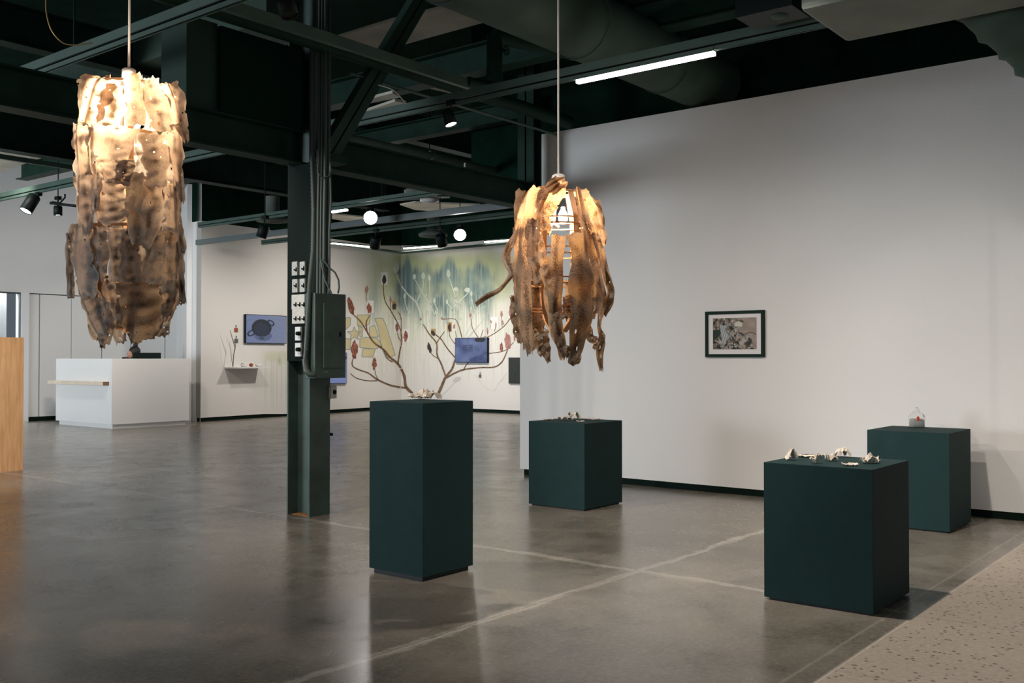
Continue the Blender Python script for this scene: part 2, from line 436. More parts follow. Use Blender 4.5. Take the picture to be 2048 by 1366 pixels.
# glazed opening at far left, an added white wall beyond, lit to look like bright outdoors
win = boxo('window_1', M_glassframe, (cpt(38.5), cpt(40), CV - .02, CV + .05, 0, dz)); tag(win, kind='structure')
q = MB(); q.box(cpt(-60), cpt(40), CV - .02, CV + .05, dz - .03, dz); q.build('window_head', M_glassframe, win)
q = MB(); q.box(cpt(-60), cpt(38.5), CV + .01, CV + .02, 0, dz - .03)
gm = bpy.data.materials.new('window_glass'); gm.use_nodes = True
g_ = gm.node_tree.nodes['Principled BSDF']; g_.inputs['Transmission Weight'].default_value = 1; g_.inputs['Roughness'].default_value = 0; g_.inputs['IOR'].default_value = 1.02
q.build('window_glass', gm, win)
q = MB(); q.box(cpt(26), cpt(39), CV + .6, CV + .8, 0, 2.9); tag(q.build('wall_outer_reveal', M_wallcool), kind='structure')
P = boxo('outdoor_canopy', M_wallcool, (cpt(-60), cpt(25), CV + 2.0, CV + 2.2, 2.2, 2.32)); tag(P, 'white horizontal canopy beam seen through the glazing at far left', 'canopy')
q = MB(); q.box(cpt(6), cpt(7.5), CV + 2.0, CV + 2.1, 0, 2.2); q.build('canopy_post', M_white, P)
q = MB(); q.box(cpt(-120), cpt(60), CV + 3.4, CV + 3.6, 0, 4.5); tag(q.build('wall_backdrop', M_wallcool), kind='structure')
lamp('added_window_daylight', 'AREA', (cpt(10), CV + 1.7, 4.2), 1500, (.85, .93, 1), (cpt(10), CV + 3.4, 1.5), 2.5)  # area lamp added outside so the view through the glazing turns bright
# return wall between the back gallery wall and the doors
p1 = onpl(392, 820, Vector((A0.x, A0.y, 0)), nA); p1.z = 0
e1 = A0 + (gp(392, 842) - A0) * 1.0
q = MB(); q.prism([e1, A0 + Z * 0, A0 - nA * .15, e1 - nA * .15 + YA * .1], Z * 5.0)
tag(q.build('wall_end_pier', mat('pier_paint', (.80, .80, .79), .8)), kind='structure')
c370 = Vector((CR, CV - .0, 0)); e2 = e1 - nA * .1
dd = (c370 - e1); nn = Vector((dd.y, -dd.x, 0)).normalized()
q = MB(); q.prism([e1 + Vector((0, .02, 0)), c370, c370 - nn * .2 + XA * .0, e1 + nn * -.2], Z * 5.0)
o = q.build('wall_return', M_wallcool); tag(o, kind='structure')

# ------------------------------------------------------------------ plinths
def plinth(front, size, h, label, toe=.028, ang=0):
    fx, fy = front            # corner nearest the camera, grows to +X and +Y
    t = thing('display_plinth', label, 'plinth', (fx + size / 2, fy + size / 2, 0), 'dark blue plinths')
    boxo('plinth_box', M_plinth, (fx, fx + size, fy, fy + size, toe, h), t, bevel=.002)
    boxo('toe_board', M_plinthbase, (fx + .022, fx + size - .022, fy + .022, fy + size - .022, 0, toe), t)
    return t
def room(x, y): return (x * .6225 + y * .7826, -x * .7826 + y * .6225)
P1 = room(-.535, 5.98); P2 = room(.634, 8.72); P3 = room(1.881, 5.20); P4 = room(3.343, 7.62)
plinth(P1, .462, 1.072, 'tall narrow dark plinth beside the column with a crumpled cream bundle on top')
plinth(P2, .615, .765, 'low square dark plinth under the brown spotted hanging lamp', .012)
plinth(P3, .605, .762, 'nearest low dark plinth at right with seven folded cream pieces', .012)
plinth(P4, .625, .765, 'low dark plinth close to the wall carrying the glass bottle', .012)

# crumpled cream pieces
def crumple(name, m, c, wx, wy, h, seed, style='tent', yaw=0.0, parent=None):
    rnd = random.Random(seed); n = 14
    vs = []; ph = [rnd.uniform(0, 6) for _ in range(6)]
    ca, sa = math.cos(yaw), math.sin(yaw)
    dirs = [(math.cos(a), math.sin(a), rnd.uniform(-.3, .3), rnd.uniform(.5, 1)) for a in [rnd.uniform(0, PI) for _ in range(4)]]
    for j in range(n + 1):
        for i in range(n + 1):
            x = i / n * 2 - 1; y = j / n * 2 - 1
            edge = 1 - .22 * noise.noise(Vector((x * 1.7 + seed, y * 1.7, seed * .3))) - .12 * abs(math.sin(3 * math.atan2(y, x) + ph[0]))
            xx = x * edge; yy = y * edge
            if style == 'tent':
                z = h * max(0, 1 - 1.25 * abs(xx + .25 * yy)) ** .8 * (1 - .35 * yy)
                xx *= .9 - .25 * (yy + 1) / 2
            elif style == 'flat': z = h * (.25 + .55 * abs(noise.noise(Vector((xx * 2, yy * 2, seed)))) + .25 * abs(xx) ** 3)
            elif style == 'bowl': z = h * (.85 * min(1, (xx * xx + yy * yy)) ** 1.3 * (1 if xx > -.1 else .5)); xx *= .8; yy *= .8
            elif style == 'block': z = h * (1 - max(abs(xx), abs(yy)) ** 6 * .9)
            else: z = h * (.25 + .6 * abs(math.sin(2.6 * xx + ph[1]) * math.cos(2.2 * yy + ph[2])))
            z += h * .34 * abs(noise.noise(Vector((xx * 3.1 + seed * 2.7, yy * 3.1, 1.3)))) 
            for dx, dy, of, am in dirs[:3]:
                z += h * .10 * am * (1 - min(1, abs(xx * dx + yy * dy - of) * 6))
            xx += .07 * noise.noise(Vector((x * 4, y * 4, seed + 9))); yy += .07 * noise.noise(Vector((x * 4, y * 4, seed + 19)))
            X_, Y_ = xx * wx / 2, yy * wy / 2
            vs.append(Vector((c[0] + X_ * ca - Y_ * sa, c[1] + X_ * sa + Y_ * ca, c[2] + .003 + max(0, z))))
    q = MB(); q.add(vs, [(j * (n + 1) + i, j * (n + 1) + i + 1, (j + 1) * (n + 1) + i + 1, (j + 1) * (n + 1) + i) for j in range(n) for i in range(n)])
    zm = min(v.z for v in q.v)
    for v in q.v: v.z -= zm - c[2] - .002
    o = q.build(name, m, parent, loc=None if parent else c)
    s = o.modifiers.new('thickness', 'SOLIDIFY'); s.thickness = .003; s.offset = 1
    return o
def piece(zx, zy, wpx, hpx, z, seed, style, label, group, S, ox, oy, rect):
    px = ox + zx * S; base = oy + (zy + hpx / 2) * S
    p = gp(px, base, z); D = (p - CAMP).dot(hf)
    wd = wpx * S / F * D; hh = hpx * S / F * D
    h = max(.012, hh * (.95 if style != 'flat' else .6))
    dd_ = wd * .8
    c = p + hf * (dd_ * .38); c.z = z
    fx, fy, sz = rect; mg = .5 * max(wd, dd_) * .95
    c.x = min(max(c.x, fx + mg), fx + sz - mg); c.y = min(max(c.y, fy + mg), fy + sz - mg)
    c2 = Vector((c.x, c.y, z)); yw = math.atan2(rt.y, rt.x)
    o = crumple('folded_hide_piece', M_bone, c2, wd * 1.08, dd_, h, seed, style, yw)
    tag(o, label, 'folded piece', group); return o
G3 = 'folded cream pieces on the near right plinth'
S6 = 548 / 1560
L3 = [(240, 376, 75, 50, 'tent', 'tent-shaped folded cream piece at the left corner of the near right plinth'),
      (343, 373, 120, 22, 'flat', 'long flat cream piece lying along the back edge of the near right plinth'),
      (382, 392, 70, 58, 'bowl', 'curled cream piece with an upright tip, front left on the near right plinth'),
      (472, 375, 66, 62, 'wave', 'hooked upright folded cream piece in the middle of the near right plinth'),
      (537, 361, 72, 44, 'block', 'box-like folded cream piece behind the hooked piece on the near right plinth'),
      (578, 415, 80, 38, 'flat', 'small flat crumpled cream piece nearest the front edge of the near right plinth'),
      (698, 386, 95, 70, 'wave', 'largest stacked cream folds near the right corner of the near right plinth')]
for i, (a, b_, c_, d_, st, lb) in enumerate(L3): piece(a, b_, c_, d_, .762, 11 + i, st, lb, G3, S6, 1500, 780, (*P3, .605))
G2 = 'folded cream pieces on the plinth under the lamp'
S5 = 540 / 1537
L2 = [(195, 785, 60, 22, 'flat', 'flat cream piece at the left corner of the plinth under the brown lamp'),
      (270, 780, 36, 10, 'flat', 'tiny flat cream scrap between the left corner piece and the middle heap'),
      (302, 784, 55, 30, 'wave', 'ruffled cream piece in front in the middle heap under the brown lamp'),
      (333, 766, 45, 28, 'tent', 'peaked cream piece at the back of the middle heap under the brown lamp'),
      (377, 778, 60, 38, 'tent', 'largest peaked cream piece right of the middle heap under the brown lamp'),
      (402, 801, 40, 16, 'flat', 'small cream scrap nearest the front corner of the plinth under the brown lamp'),
      (440, 768, 35, 25, 'bowl', 'small curled cream piece at the back edge of the plinth under the brown lamp'),
      (478, 787, 65, 20, 'flat', 'long flat cream piece at the right of the plinth under the brown lamp'),
      (538, 778, 38, 18, 'flat', 'small greyish piece at the right corner of the plinth under the brown lamp')]
for i, (a, b_, c_, d_, st, lb) in enumerate(L2): piece(a, b_, c_, d_, .765, 31 + i, st, lb, G2, S5, 1020, 560, (*P2, .615))
cb = gp(846, 798, 1.072)
T = thing('crumpled_hide_bundle', 'crumpled cream bundle of folded hide on top of the tall plinth', 'folded piece', cb)
for i, (dx, dy, dzz, wx, h, st) in enumerate(((-.055, .04, 0, .10, .045, 'wave'), (.05, .03, 0, .12, .035, 'block'), (.0, .07, .02, .10, .055, 'wave'), (.01, .0, 0, .10, .028, 'flat'))):
    c = cb + rt * dx + hf * dy + Z * dzz
    crumple('fold', M_bone, c, wx, .09, h, 51 + i, st, math.atan2(rt.y, rt.x) + i * .5, T)

# glass bottle
bt = gp(1834, 854, .765); 
T = thing('glass_bottle', 'clear glass bottle of white grains with a red tag on the rear right plinth', 'bottle', bt)
bx = math.atan2(rt.y, rt.x)
def ngon_tube(q, c, prof, pw=4.0, n=28, rot=0):
    vs = []
    for rx, ry, h in prof:
        for k in range(n):
            a = 2 * PI * k / n; ca, sa = math.cos(a), math.sin(a)
            x = rx * abs(ca) ** (2 / pw) * (1 if ca > 0 else -1); y = ry * abs(sa) ** (2 / pw) * (1 if sa > 0 else -1)
            vs.append(Vector((c.x + x * math.cos(rot) - y * math.sin(rot), c.y + x * math.sin(rot) + y * math.cos(rot), c.z + h)))
    q.add(vs, [(i * n + k, i * n + (k + 1) % n, (i + 1) * n + (k + 1) % n, (i + 1) * n + k) for i in range(len(prof) - 1) for k in range(n)], True)
q = MB(); ngon_tube(q, bt, [(.001, .001, .001), (.058, .042, .001), (.060, .044, .01), (.060, .044, .085), (.052, .038, .105), (.028, .024, .122), (.015, .015, .132), (.014, .014, .142), (.018, .018, .146), (.014, .014, .152), (.005, .005, .163), (.001, .001, .163)], rot=bx)
q.build('bottle_glass', M_glass, T)
q = MB(); ngon_tube(q, bt, [(.001, .001, .004), (.054, .038, .004), (.054, .038, .058), (.04, .03, .068), (.001, .001, .072)], rot=bx)
q.build('white_grains', mat('white_grains', (.80, .77, .72), .9, nscale=200, namt=.2, bump=.5, bscale=500), T)
q = MB(); c = bt - hf * .0475 + Z * .074 - rt * .010
q.prism([c + rt * -.011 - Z * .018, c + rt * .011 - Z * .018, c + rt * .011 + Z * .010, c + Z * .021, c - rt * .011 + Z * .010], -hf * .002)
q.build('red_tag', M_red, T)

# ------------------------------------------------------------------ framed photograph on the right wall
def fr(px, py, off=0): return onu(px, py, WU - off)
a = fr(1413, 623.5); b_ = fr(1530.6, 714.5)
y0, y1 = b_.y, a.y; z0, z1 = b_.z - .0, a.z
z0 = (fr(1413.5, 714).z + fr(1530.6, 714.5).z) / 2; z1 = (fr(1413, 623.5).z + fr(1530, 620.2).z) / 2
FT = thing('framed_photograph', 'dark-framed photograph of torn bark in a white mount on the right wall', 'picture', (WU, (y0 + y1) / 2, z0))
q = MB(); tdp = .035; fwid = .030
q.box(WU - tdp, WU, y0, y1, z0, z0 + fwid); q.box(WU - tdp, WU, y0, y1, z1 - fwid, z1)
q.box(WU - tdp, WU, y0, y0 + fwid, z0 + fwid, z1 - fwid); q.box(WU - tdp, WU, y1 - fwid, y1, z0 + fwid, z1 - fwid)
q.build('picture_frame', M_framegreen, FT, bevel=.002)
boxo('mount', M_mat, (WU - .018, WU - .004, y0 + fwid, y1 - fwid, z0 + fwid, z1 - fwid), FT)
# the print
nx, nz = 120, 84
pa = fr(1427.5, 637); pb = fr(1515, 698.5)
vs = []; cols = []
rs = random.Random(5)
shards = []
for _ in range(190):
    cx = rs.uniform(.02, .62) if rs.random() < .75 else rs.uniform(.5, .95); cy = rs.uniform(.0, 1)
    if cx > .68 and cy < .45: cy = rs.uniform(.5, .95)
    ang = rs.uniform(-1.2, 1.2) + (1.2 if cx < .45 else 0)
    shade = rs.choice([(196, 190, 180), (170, 172, 172), (206, 196, 186), (140, 120, 100), (150, 152, 152), (70, 62, 50), (186, 160, 140), (24, 44, 30), (22, 38, 26), (90, 78, 60)])
    shards.append((cx, cy, ang, rs.uniform(.03, .13), rs.uniform(.01, .045), shade))
def bark(x, y):
    n1 = noise.noise(Vector((x * 5, y * 5, 3)))
    c = (150 + 22 * n1, 134 + 20 * n1, 122 + 18 * n1) if x > .55 + .1 * n1 else (110 + 55 * n1, 100 + 48 * n1, 84 + 44 * n1)
    for cx, cy, an, l, wd, sh in shards:
        dx, dy = (x - cx) * 1.42, y - cy; u_ = dx * math.cos(an) + dy * math.sin(an); v_ = -dx * math.sin(an) + dy * math.cos(an)
        if abs(u_) < l and abs(v_) < wd * (1 - .7 * abs(u_) / l) * (1.2 + n1):
            k = .82 + .3 * math.sin(v_ * 260) * .5; c = tuple(s * k for s in sh)
    if x < .17 and y > .38 and y < .72 - x: c = (16, 36, 24)
    if .14 + .10 * y < x < .34 + .1 * n1 and y > .22 + .2 * n1 and y < .88 - abs(x - .27) * 2.2 - .15 * n1: 
        k = .7 + .3 * abs(math.sin((x + y * .22) * 60)); c = (170 * k, 176 * k, 178 * k)
    if .5 < x < .68 and .1 + abs(x - .6) * .8 < y < .28: c = (196, 192, 178)
    if x > .62 and abs(y - .5 - .03 * math.sin(x * 20)) < .012 + .012 * n1: c = (60, 50, 38)
    g = noise.noise(Vector((x * 70, y * 50, 8))) * 22
    return srgb(*[min(255, max(3, s + g)) for s in c])
for j in range(nz + 1):
    for i in range(nx + 1):
        x = i / nx; y = j / nz
        vs.append((WU - .0195, pa.y + (pb.y - pa.y) * x, pa.z + (pb.z - pa.z) * y)); cols.append(bark(x, y))
q = MB(); q.add(vs, [(j * (nx + 1) + i, (j + 1) * (nx + 1) + i, (j + 1) * (nx + 1) + i + 1, j * (nx + 1) + i + 1) for j in range(nz) for i in range(nx)])
q.build('photo_print', attr_mat('bark_photo_print', .7), FT, colors=cols)

# ------------------------------------------------------------------ column
CU0, CU1, CV0, CV1 = 5.51, 5.735, 6.563, 6.86
colT = thing('steel_column', 'dark green steel H column standing in the middle of the floor', 'column', ((CU0 + CU1) / 2, (CV0 + CV1) / 2, 0))
q = MB()
q.box(CU0, CU1, CV0, CV0 + .016, 0, CEIL); q.box(CU0, CU1, CV1 - .016, CV1, 0, CEIL)
q.box((CU0 + CU1) / 2 - .006, (CU0 + CU1) / 2 + .006, CV0 + .016, CV1 - .016, 0, CEIL)
q.build('column_shaft', M_steel, colT)
q = MB(); q.box(CU0 + .02, CU0 + .1, CV0 + .03, CV1 - .05, 0, .006)
q.tube([(CU0 + .07, CV0 + .05, .0), (CU0 + .07, CV0 + .05, .045)], .007, 6); q.tube([(CU0 + .02, CV0 + .02, .0), (CU0 + .02, CV0 + .01, .03)], .006, 6)
q.build('rusty_foot', mat('orange_rust', (.32, .13, .03), .8, nscale=60, namt=.5), colT)
q = MB(); c = onv(661, 869, CV0); q.box(CU1 - .002, CU1 + .03, CV0 + .01, CV0 + .02, c.z - .005, c.z + .005); q.box(CU1 + .02, CU1 + .03, CV0 - .005, CV0 + .03, c.z - .012, c.z + .012)
q.build('bracket_bolt', M_blackplastic, colT)
# black mounting board on the open side
zb0, zb1 = onu(595, 722, CU0).z, onu(595, 515, CU0).z
board = boxo('mounting_board', M_blackplastic, (CU0 - .002, CU0 + .02, CV0 + .002, CV1 - .002, zb0, 3.0), colT)
def plate(px0, py0, px1, py1, name, label, knobs, m=M_metalplate, kind='toggle'):
    u = CU0 - .004
    a = onu(px0, py0, u); b = onu(px1, py1, u)
    t = thing(name, label, 'switch', (u, (a.y + b.y) / 2, b.z), 'switches on the column')
    ya, yb = sorted((a.y, b.y)); za, zb_ = sorted((a.z, b.z))
    boxo('back_box' if kind == 'toggle' else 'face_plate', m, (u - .022, u, ya, yb, za, zb_), t, bevel=.002)
    for (kx, ky) in knobs:
        p = onu(kx, ky, u - .022)
        q = MB()
        if kind == 'toggle':
            q.box(p.x - .004, p.x, p.y - .007, p.y + .007, p.z - .018, p.z + .018)
            q.obox(p + Vector((-.012, 0, -.006)), (.013, 0, -.004), (0, .0045, 0), (0, 0, .005))
            q.build('toggle', M_blackplastic, t)
        else:
            q.lathe(p, [(.001, .032), (.016, .032), (.019, 0)], 14, True, -XA)
            q.build('knob', M_blackplastic, t)
    return t
plate(587.5, 524, 598, 551, 'light_switch', 'rust-stained single switch box, upper left of four on the column', [(592.5, 539)])
plate(603, 524, 613, 550, 'light_switch', 'grey single switch box, upper right of four on the column', [(607.5, 537)])
plate(588, 559, 598.5, 585, 'light_switch', 'grey single switch box, lower left of four on the column', [(592.5, 571)])
plate(603, 558, 613, 584, 'light_switch', 'grey single switch box, lower right of four on the column', [(607.5, 571)])
M_cream = mat('cream_switch_plate', (.56, .53, .46), .5, nscale=70, namt=.15)
plate(587, 590, 613, 618, 'triple_switch', 'cream three-gang switch plate with yellowed top on the column', [(592, 609), (600, 609), (608, 609)], M_cream)
plate(588, 619, 613, 647, 'triple_switch', 'cream three-gang switch plate, the lower one of two on the column', [(592, 637), (600, 637), (608, 637)], M_cream)
plate(594, 654, 604.5, 681, 'dimmer_switch', 'narrow white dimmer plate with round black knob, the upper one', [(599, 667)], M_white, 'knob')
plate(594, 686, 605, 713, 'dimmer_switch', 'narrow white dimmer plate with round black knob, the lower one', [(599, 699)], M_white, 'knob')

# panel box
pxv = CV0 - .13
bl = onv(630, 757, pxv); br = onv(691.5, 755, pxv); tp = onv(660, 587, pxv)
PB = thing('electrical_panel', 'grey-green electrical panel box mounted on the front of the column', 'electrical panel', (bl.x, CV0, bl.z))
q = MB(); q.box(bl.x, br.x, pxv, CV0 - .001, bl.z, tp.z); q.build('cabinet', M_steel, PB, bevel=.004)
d0 = onv(647.5, 736, pxv - .012); d1 = onv(686, 608, pxv - .012)
dr = boxo('door', M_steel, (d0.x, d1.x, pxv - .014, pxv, d0.z, d1.z), PB, bevel=.003)
dr['_o'] = PB['_o']
lp = onv(680.5, 669, pxv - .016)
q = MB(); q.box(lp.x - .009, lp.x + .009, pxv - .020, pxv - .013, lp.z - .02, lp.z + .02); q.build('latch', M_blackplastic, dr)
q = MB(); q.box(bl.x + .1, bl.x + .14, pxv - .003, pxv, bl.z + .05, bl.z + .054); q.build('scratched_mark', M_metalplate, PB)
# outlet
c = onv(667, 784, CV0 - .02)
T = thing('outlet_box', 'small grey outlet box sticking out right of the column below the panel', 'outlet', (c.x, CV0, c.z - .06))
q = MB(); q.box(c.x - .035, c.x + .03, CV0 - .03, CV0 + .08, c.z - .055, c.z + .055); q.build('outlet_body', M_metalplate, T, bevel=.004)
q = MB(); q.lathe((c.x + .004, CV0 - .03, c.z), [(.001, .006), (.018, .006), (.02, 0)], 18, True, -YA); q.build('socket_face', M_blackplastic, T)
# flexible conduit
pth = [(626, -10), (626, 100), (625, 300), (628, 420), (627, 500), (620, 570), (616.5, 640), (613, 700), (611.5, 722)]
fp = []
for i in range(len(pth) - 1):
    for k in range(30):
        t_ = k / 30; fp.append((pth[i][0] * (1 - t_) + pth[i + 1][0] * t_, pth[i][1] * (1 - t_) + pth[i + 1][1] * t_))
pts = [at(x, y, 8.30) for x, y in fp]; rad = [.026 if (i // 1) % 2 else .021 for i in range(len(pts))]
q = MB(); q.tube(pts, rad, 12)
T = q.build('flexible_conduit', M_conduit); tag(T, 'ribbed flexible conduit running down the left side of the column', 'conduit')
q = MB(); q.tube([at(611.5, 718, 8.30), at(611.5, 728, 8.30), at(613, 741, 8.28), at(620, 749, 8.26), at(629, 750, 8.27)], [.030, .028, .026, .024, .022], 12)
q.build('elbow', M_conduit, T)
# rigid conduits into the panel top
def conduit(pxs, D, r, label, top=-10):
    q = MB(); q.tube([at(x, y, D) for x, y in pxs], r, 10)
    tag(q.build('rigid_conduit', M_conduit), label, 'conduit', 'conduits above the panel')
for x, D, r, l_ in ((635.5, 8.26, .014, 'rigid conduit nearest the ribbed flexible conduit above the panel'), (641, 8.24, .010, 'thinnest rigid conduit, second from the ribbed one above the panel'), (648, 8.24, .016, 'thickest rigid conduit over the middle of the panel top'), (655, 8.26, .012, 'rigid conduit nearest the right edge of the column above the panel')):
    conduit([(x + 4, -10), (x + 3, 150), (x + 3, 330), (x + 1, 430), (x, 587)], D, r, l_)
conduit([(660, 330), (662, 400), (659, 460), (659, 560), (657, 587)], 8.22, .009, 'thin cable bending round the right edge of the column above the panel')
conduit([(640, 520), (648, 522), (658, 535), (670, 545), (677, 560), (678, 575), (676, 587)], 8.2, .008, 'black cable looping out right into the panel top')
conduit([(641, 515), (650, 560), (663, 587)], 8.2, .008, 'black cable slanting down to the middle of the panel top')
conduit([(634, 300), (636, 345), (645, 356), (658, 352), (662, 338), (660, 325)], 8.2, .006, 'thin cable loop hanging below the diagonal brace')

# ------------------------------------------------------------------ ceiling steel
def ubeam(name, label, v, z0, z1, u0, u1, wd=.15, m=M_beam, cat='beam', group=None, fl=.014):
    q = MB()
    q.box(u0, u1, v - wd / 2, v + wd / 2, z0, z0 + fl); q.box(u0, u1, v - wd / 2, v + wd / 2, z1 - fl, z1)
    q.box(u0, u1, v - .006, v + .006, z0 + fl, z1 - fl)
    return tag(q.build(name, m), label, cat, group)
def vbeam(name, label, u, z0, z1, v0, v1, wd=.15, m=M_beam, cat='beam', group=None, fl=.014):
    q = MB()
    q.box(u - wd / 2, u + wd / 2, v0, v1, z0, z0 + fl); q.box(u - wd / 2, u + wd / 2, v0, v1, z1 - fl, z1)
    q.box(u - .006, u + .006, v0, v1, z0 + fl, z1 - fl)
    return tag(q.build(name, m), label, cat, group)
G = 'roof beams'
ubeam('steel_beam', 'deep dark green beam running left from the column across the room', 6.71, 2.99, 3.27, -6, CU0, .18, group=G)
ubeam('steel_beam', 'dark beam running right from the column to the end of the right wall', 6.71, 2.99, 3.27, CU1, 8.75, .18, group=G)
q = MB(); p = onv(1049.5, 400, 6.72); p2 = onv(1066, 400, 6.72)
q.box(p.x, p.x + .02, 6.60, 6.82, 2.85, CEIL); q.box(p2.x - .02, p2.x, 6.60, 6.82, 2.85, CEIL); q.box(p.x, p2.x, 6.70, 6.72, 2.85, CEIL)
tag(q.build('steel_post', M_beam), 'dark steel post rising behind the brown lamp at the wall end', 'post')
# diagonal brace in the frame plane, two channels with a slot
q = MB()
b0 = at(656, 307, 8.25); b1 = at(853, -25, 9.75)
b0 = onv(656, 307, 6.5); b1 = onv(853, -25, 6.5)
d = (b1 - b0).normalized(); nrm = d.cross(YA).normalized()
L_ = (b1 - b0).length / 2; cc = (b0 + b1) / 2
for s in (-1, 1): q.obox(cc + nrm * s * .045, d * L_, YA * .05, nrm * .037)
q.obox(cc + YA * .04, d * L_, YA * .006, nrm * .02)
tag(q.build('diagonal_brace', mat('brace_paint', (.030, .062, .046), .6, spec=.2, nscale=4, namt=.2)), 'diagonal steel brace slanting up right from the column', 'brace')
q = MB(); q.box(CU0, CU1 + .05, 6.40, CV0, 3.0, 3.07); tag(q.build('brace_plate', M_beam), 'steel plate on the column at the foot of the brace', 'plate')
# dark box over the left beam
c0 = onv(441, 236, 6.62)
q = MB(); kx = onv(389, 230, 6.62)
q.box(c0.x, CU0 - .02, 6.62, 6.60 + .45, 3.275, 3.95)
tag(q.build('junction_cabinet', mat('cabinet_paint', (.003, .018, .011), .8, spec=.1)), 'large dark cabinet standing on the beam left of the column', 'cabinet')
q = MB(); q.box(c0.x - .28, c0.x - .004, 6.66, 6.60 + .4, 3.275, 3.97)
tag(q.build('cabinet_left_side', mat('cabinet_side_paint', (.025, .05, .037), .7, spec=.2)), 'lighter left side of the dark cabinet on the left beam', 'duct')  # left side of the same dark box, given a lighter colour

# tracks: a channel with a slotted lighting rail under it
def track(label, u, z, v0, v1, group='lighting tracks', w=.041, h=.05):
    t = thing('lighting_track', label, 'track', (u, (v0 + v1) / 2, z), group)
    boxo('channel', M_track, (u - w / 2, u + w / 2, v0, v1, z + .045, z + .045 + h), t)
    q = MB(); q.box(u - .018, u - .012, v0, v1, z, z + .04); q.box(u + .012, u + .018, v0, v1, z, z + .04); q.box(u - .018, u + .018, v0, v1, z + .032, z + .04)
    q.build('rail', M_track, t)
    q = MB(); n = int((v1 - v0) / 2.4)
    for i in range(n + 1):
        y = v0 + .6 + i * 2.4
        if y < v1: q.tube([(u, y, z + .09), (u, y, CEIL)], .006, 6)
    q.build('hanger_rod', M_beam, t)
    return t
track('lighting track crossing the top left corner in front of the beam', 3.77, 3.56, -3, 12, w=.055, h=.065)
UT = 6.62; ZT = 3.6
track('long lighting track carrying the bright light bar and one spotlight', UT, ZT, 2.42, 17.5, w=.055, h=.065)
track('first rear lighting track, with the short bar, in the far gallery', 10.25, 3.62, 7.6, 15.2)
q = thing('lighting_track', 'wide grey rail, second of the rear rails in the far gallery', 'track', (11.7, 12, 3.6), 'lighting tracks')
boxo('channel', mat('blue_grey_rail', (.13, .16, .16), .5), (11.66, 11.74, 7.6, 17.4, 3.6, 3.70), q)
track('third rear lighting track, nearest the mural, in the far gallery', 12.6, 3.62, 7.6, 16.5)
# transverse struts
def strut(label, v, z, u0, u1, w=.04, h=.05, m=M_track):
    q = MB(); q.box(u0, u1, v - w / 2, v + w / 2, z, z + h); return tag(q.build('ceiling_strut', m), label, 'strut', 'ceiling struts')
strut('long grey strut crossing in front of the diagonal brace to the main track', 6.0, 3.82, -3, 7.25, .05, .085)
strut('upper left strut above the first track', 3.6, 4.3, -3, 6.2, .05, .06)
strut('second upper left strut above the first track', 5.0, 4.6, -3, 8, .05, .06)
strut('thin strut crossing behind the left lamp', 12.6, 3.80, -3, 6.8, .05, .06)
strut('lower strut near the back wall behind the left lamp', 9.6, 3.80, -3, 5.0, .05, .06)
# pipes
def pipe(name, label, pts, r, m=M_beam, group='ceiling pipes', n=14):
    q = MB(); q.tube(pts, r, n); return tag(q.build(name, m), label, 'pipe', group)
pe = onu(1120, 265, WU)
pipe('sprinkler_pipe', 'lagged black pipe running over the main track to the right wall end', [(-3, 6.35, 3.95), (9.0, 6.35, 3.95)], .07)
pipe('conduit_pipe', 'thin grey conduit below the lagged black pipe', [(5.9, 6.5, 3.83), (9.0, 6.5, 3.83)], .014, M_track)
pipe('sprinkler_pipe', 'grey pipe with a coupling ring behind the track, right of the column', [(5.9, 8.1, 3.74), (12.0, 8.1, 3.74)], .045, M_track)
q = MB(); c = onv(863, 311, 8.1); q.tube([(c.x - .03, 8.1, 3.74), (c.x + .03, 8.1, 3.74)], .062, 14); tag(q.build('pipe_coupling', M_track), 'coupling ring on the grey pipe right of the column', 'coupling')
# vertical valve pipe
vp0 = at(989, 185, 9.3); vp1 = at(989, 70, 9.3)
T = thing('valve_pipe', 'short upright black pipe with a hand wheel over the main track', 'pipe', vp0)
q = MB(); q.tube([vp0, vp1], .075, 16); q.tube([vp1 + Vector((0, .0, .0)), vp1 + rt * .9 + hf * .6], .08, 14); q.tube([vp0 + Z * .05, vp0 + Z * .05 - rt * .24 - hf * .2], .045, 12); q.build('pipe_body', M_beam, T)
q = MB(); wc = at(1012, 101, 9.2)
ring = [wc + (Z * math.cos(2 * PI * k / 20) + rt * .6 * math.sin(2 * PI * k / 20) + hf * .5 * math.sin(2 * PI * k / 20)) * .042 for k in range(21)]
q.tube(ring, .007, 6, False); q.tube([wc, at(1000, 101, 9.3)], .012, 8)
for k in range(0, 20, 4): q.tube([wc, ring[k]], .004, 5)
q.build('hand_wheel', M_beam, T)
# round duct across to the right wall
dv = onu(1415, 209, WU)
RD = .30
q = MB(); pts = [(u_, dv.y - RD * .3 + .25, dv.z + RD + .02) for u_ in [-3 + k * .5 for k in range(27)] if u_ < WU + .9]
q.tube(pts, RD, 28); T = q.build('round_duct', M_duct); tag(T, 'thick round duct passing over the light bar into the right wall', 'duct')
for u_ in (5.3, 7.0, 8.4):
    q = MB(); q.tube([(u_, pts[0][1], pts[0][2]), (u_ + .03, pts[0][1], pts[0][2])], RD + .012, 28); q.build('duct_collar', M_duct, T)
# rectangular pale duct at top right with its round elbow
bA = gp(1692, 86, 3.4); bC = gp(1597, 23, 3.4)
q = MB(); q.box(bC.x, bA.x, -3, bA.y, 3.4, 3.95); RDU = T = q.build('rectangular_duct', M_ductlight, bevel=.03); tag(T, 'pale rectangular duct hanging at the top right corner', 'duct')
ec = [at(1925, -120, 6.2), at(1990, -30, 6.15), at(2075, 45, 6.1), at(2150, 115, 6.1), at(2260, 200, 6.1), at(2380, 260, 6.1)]
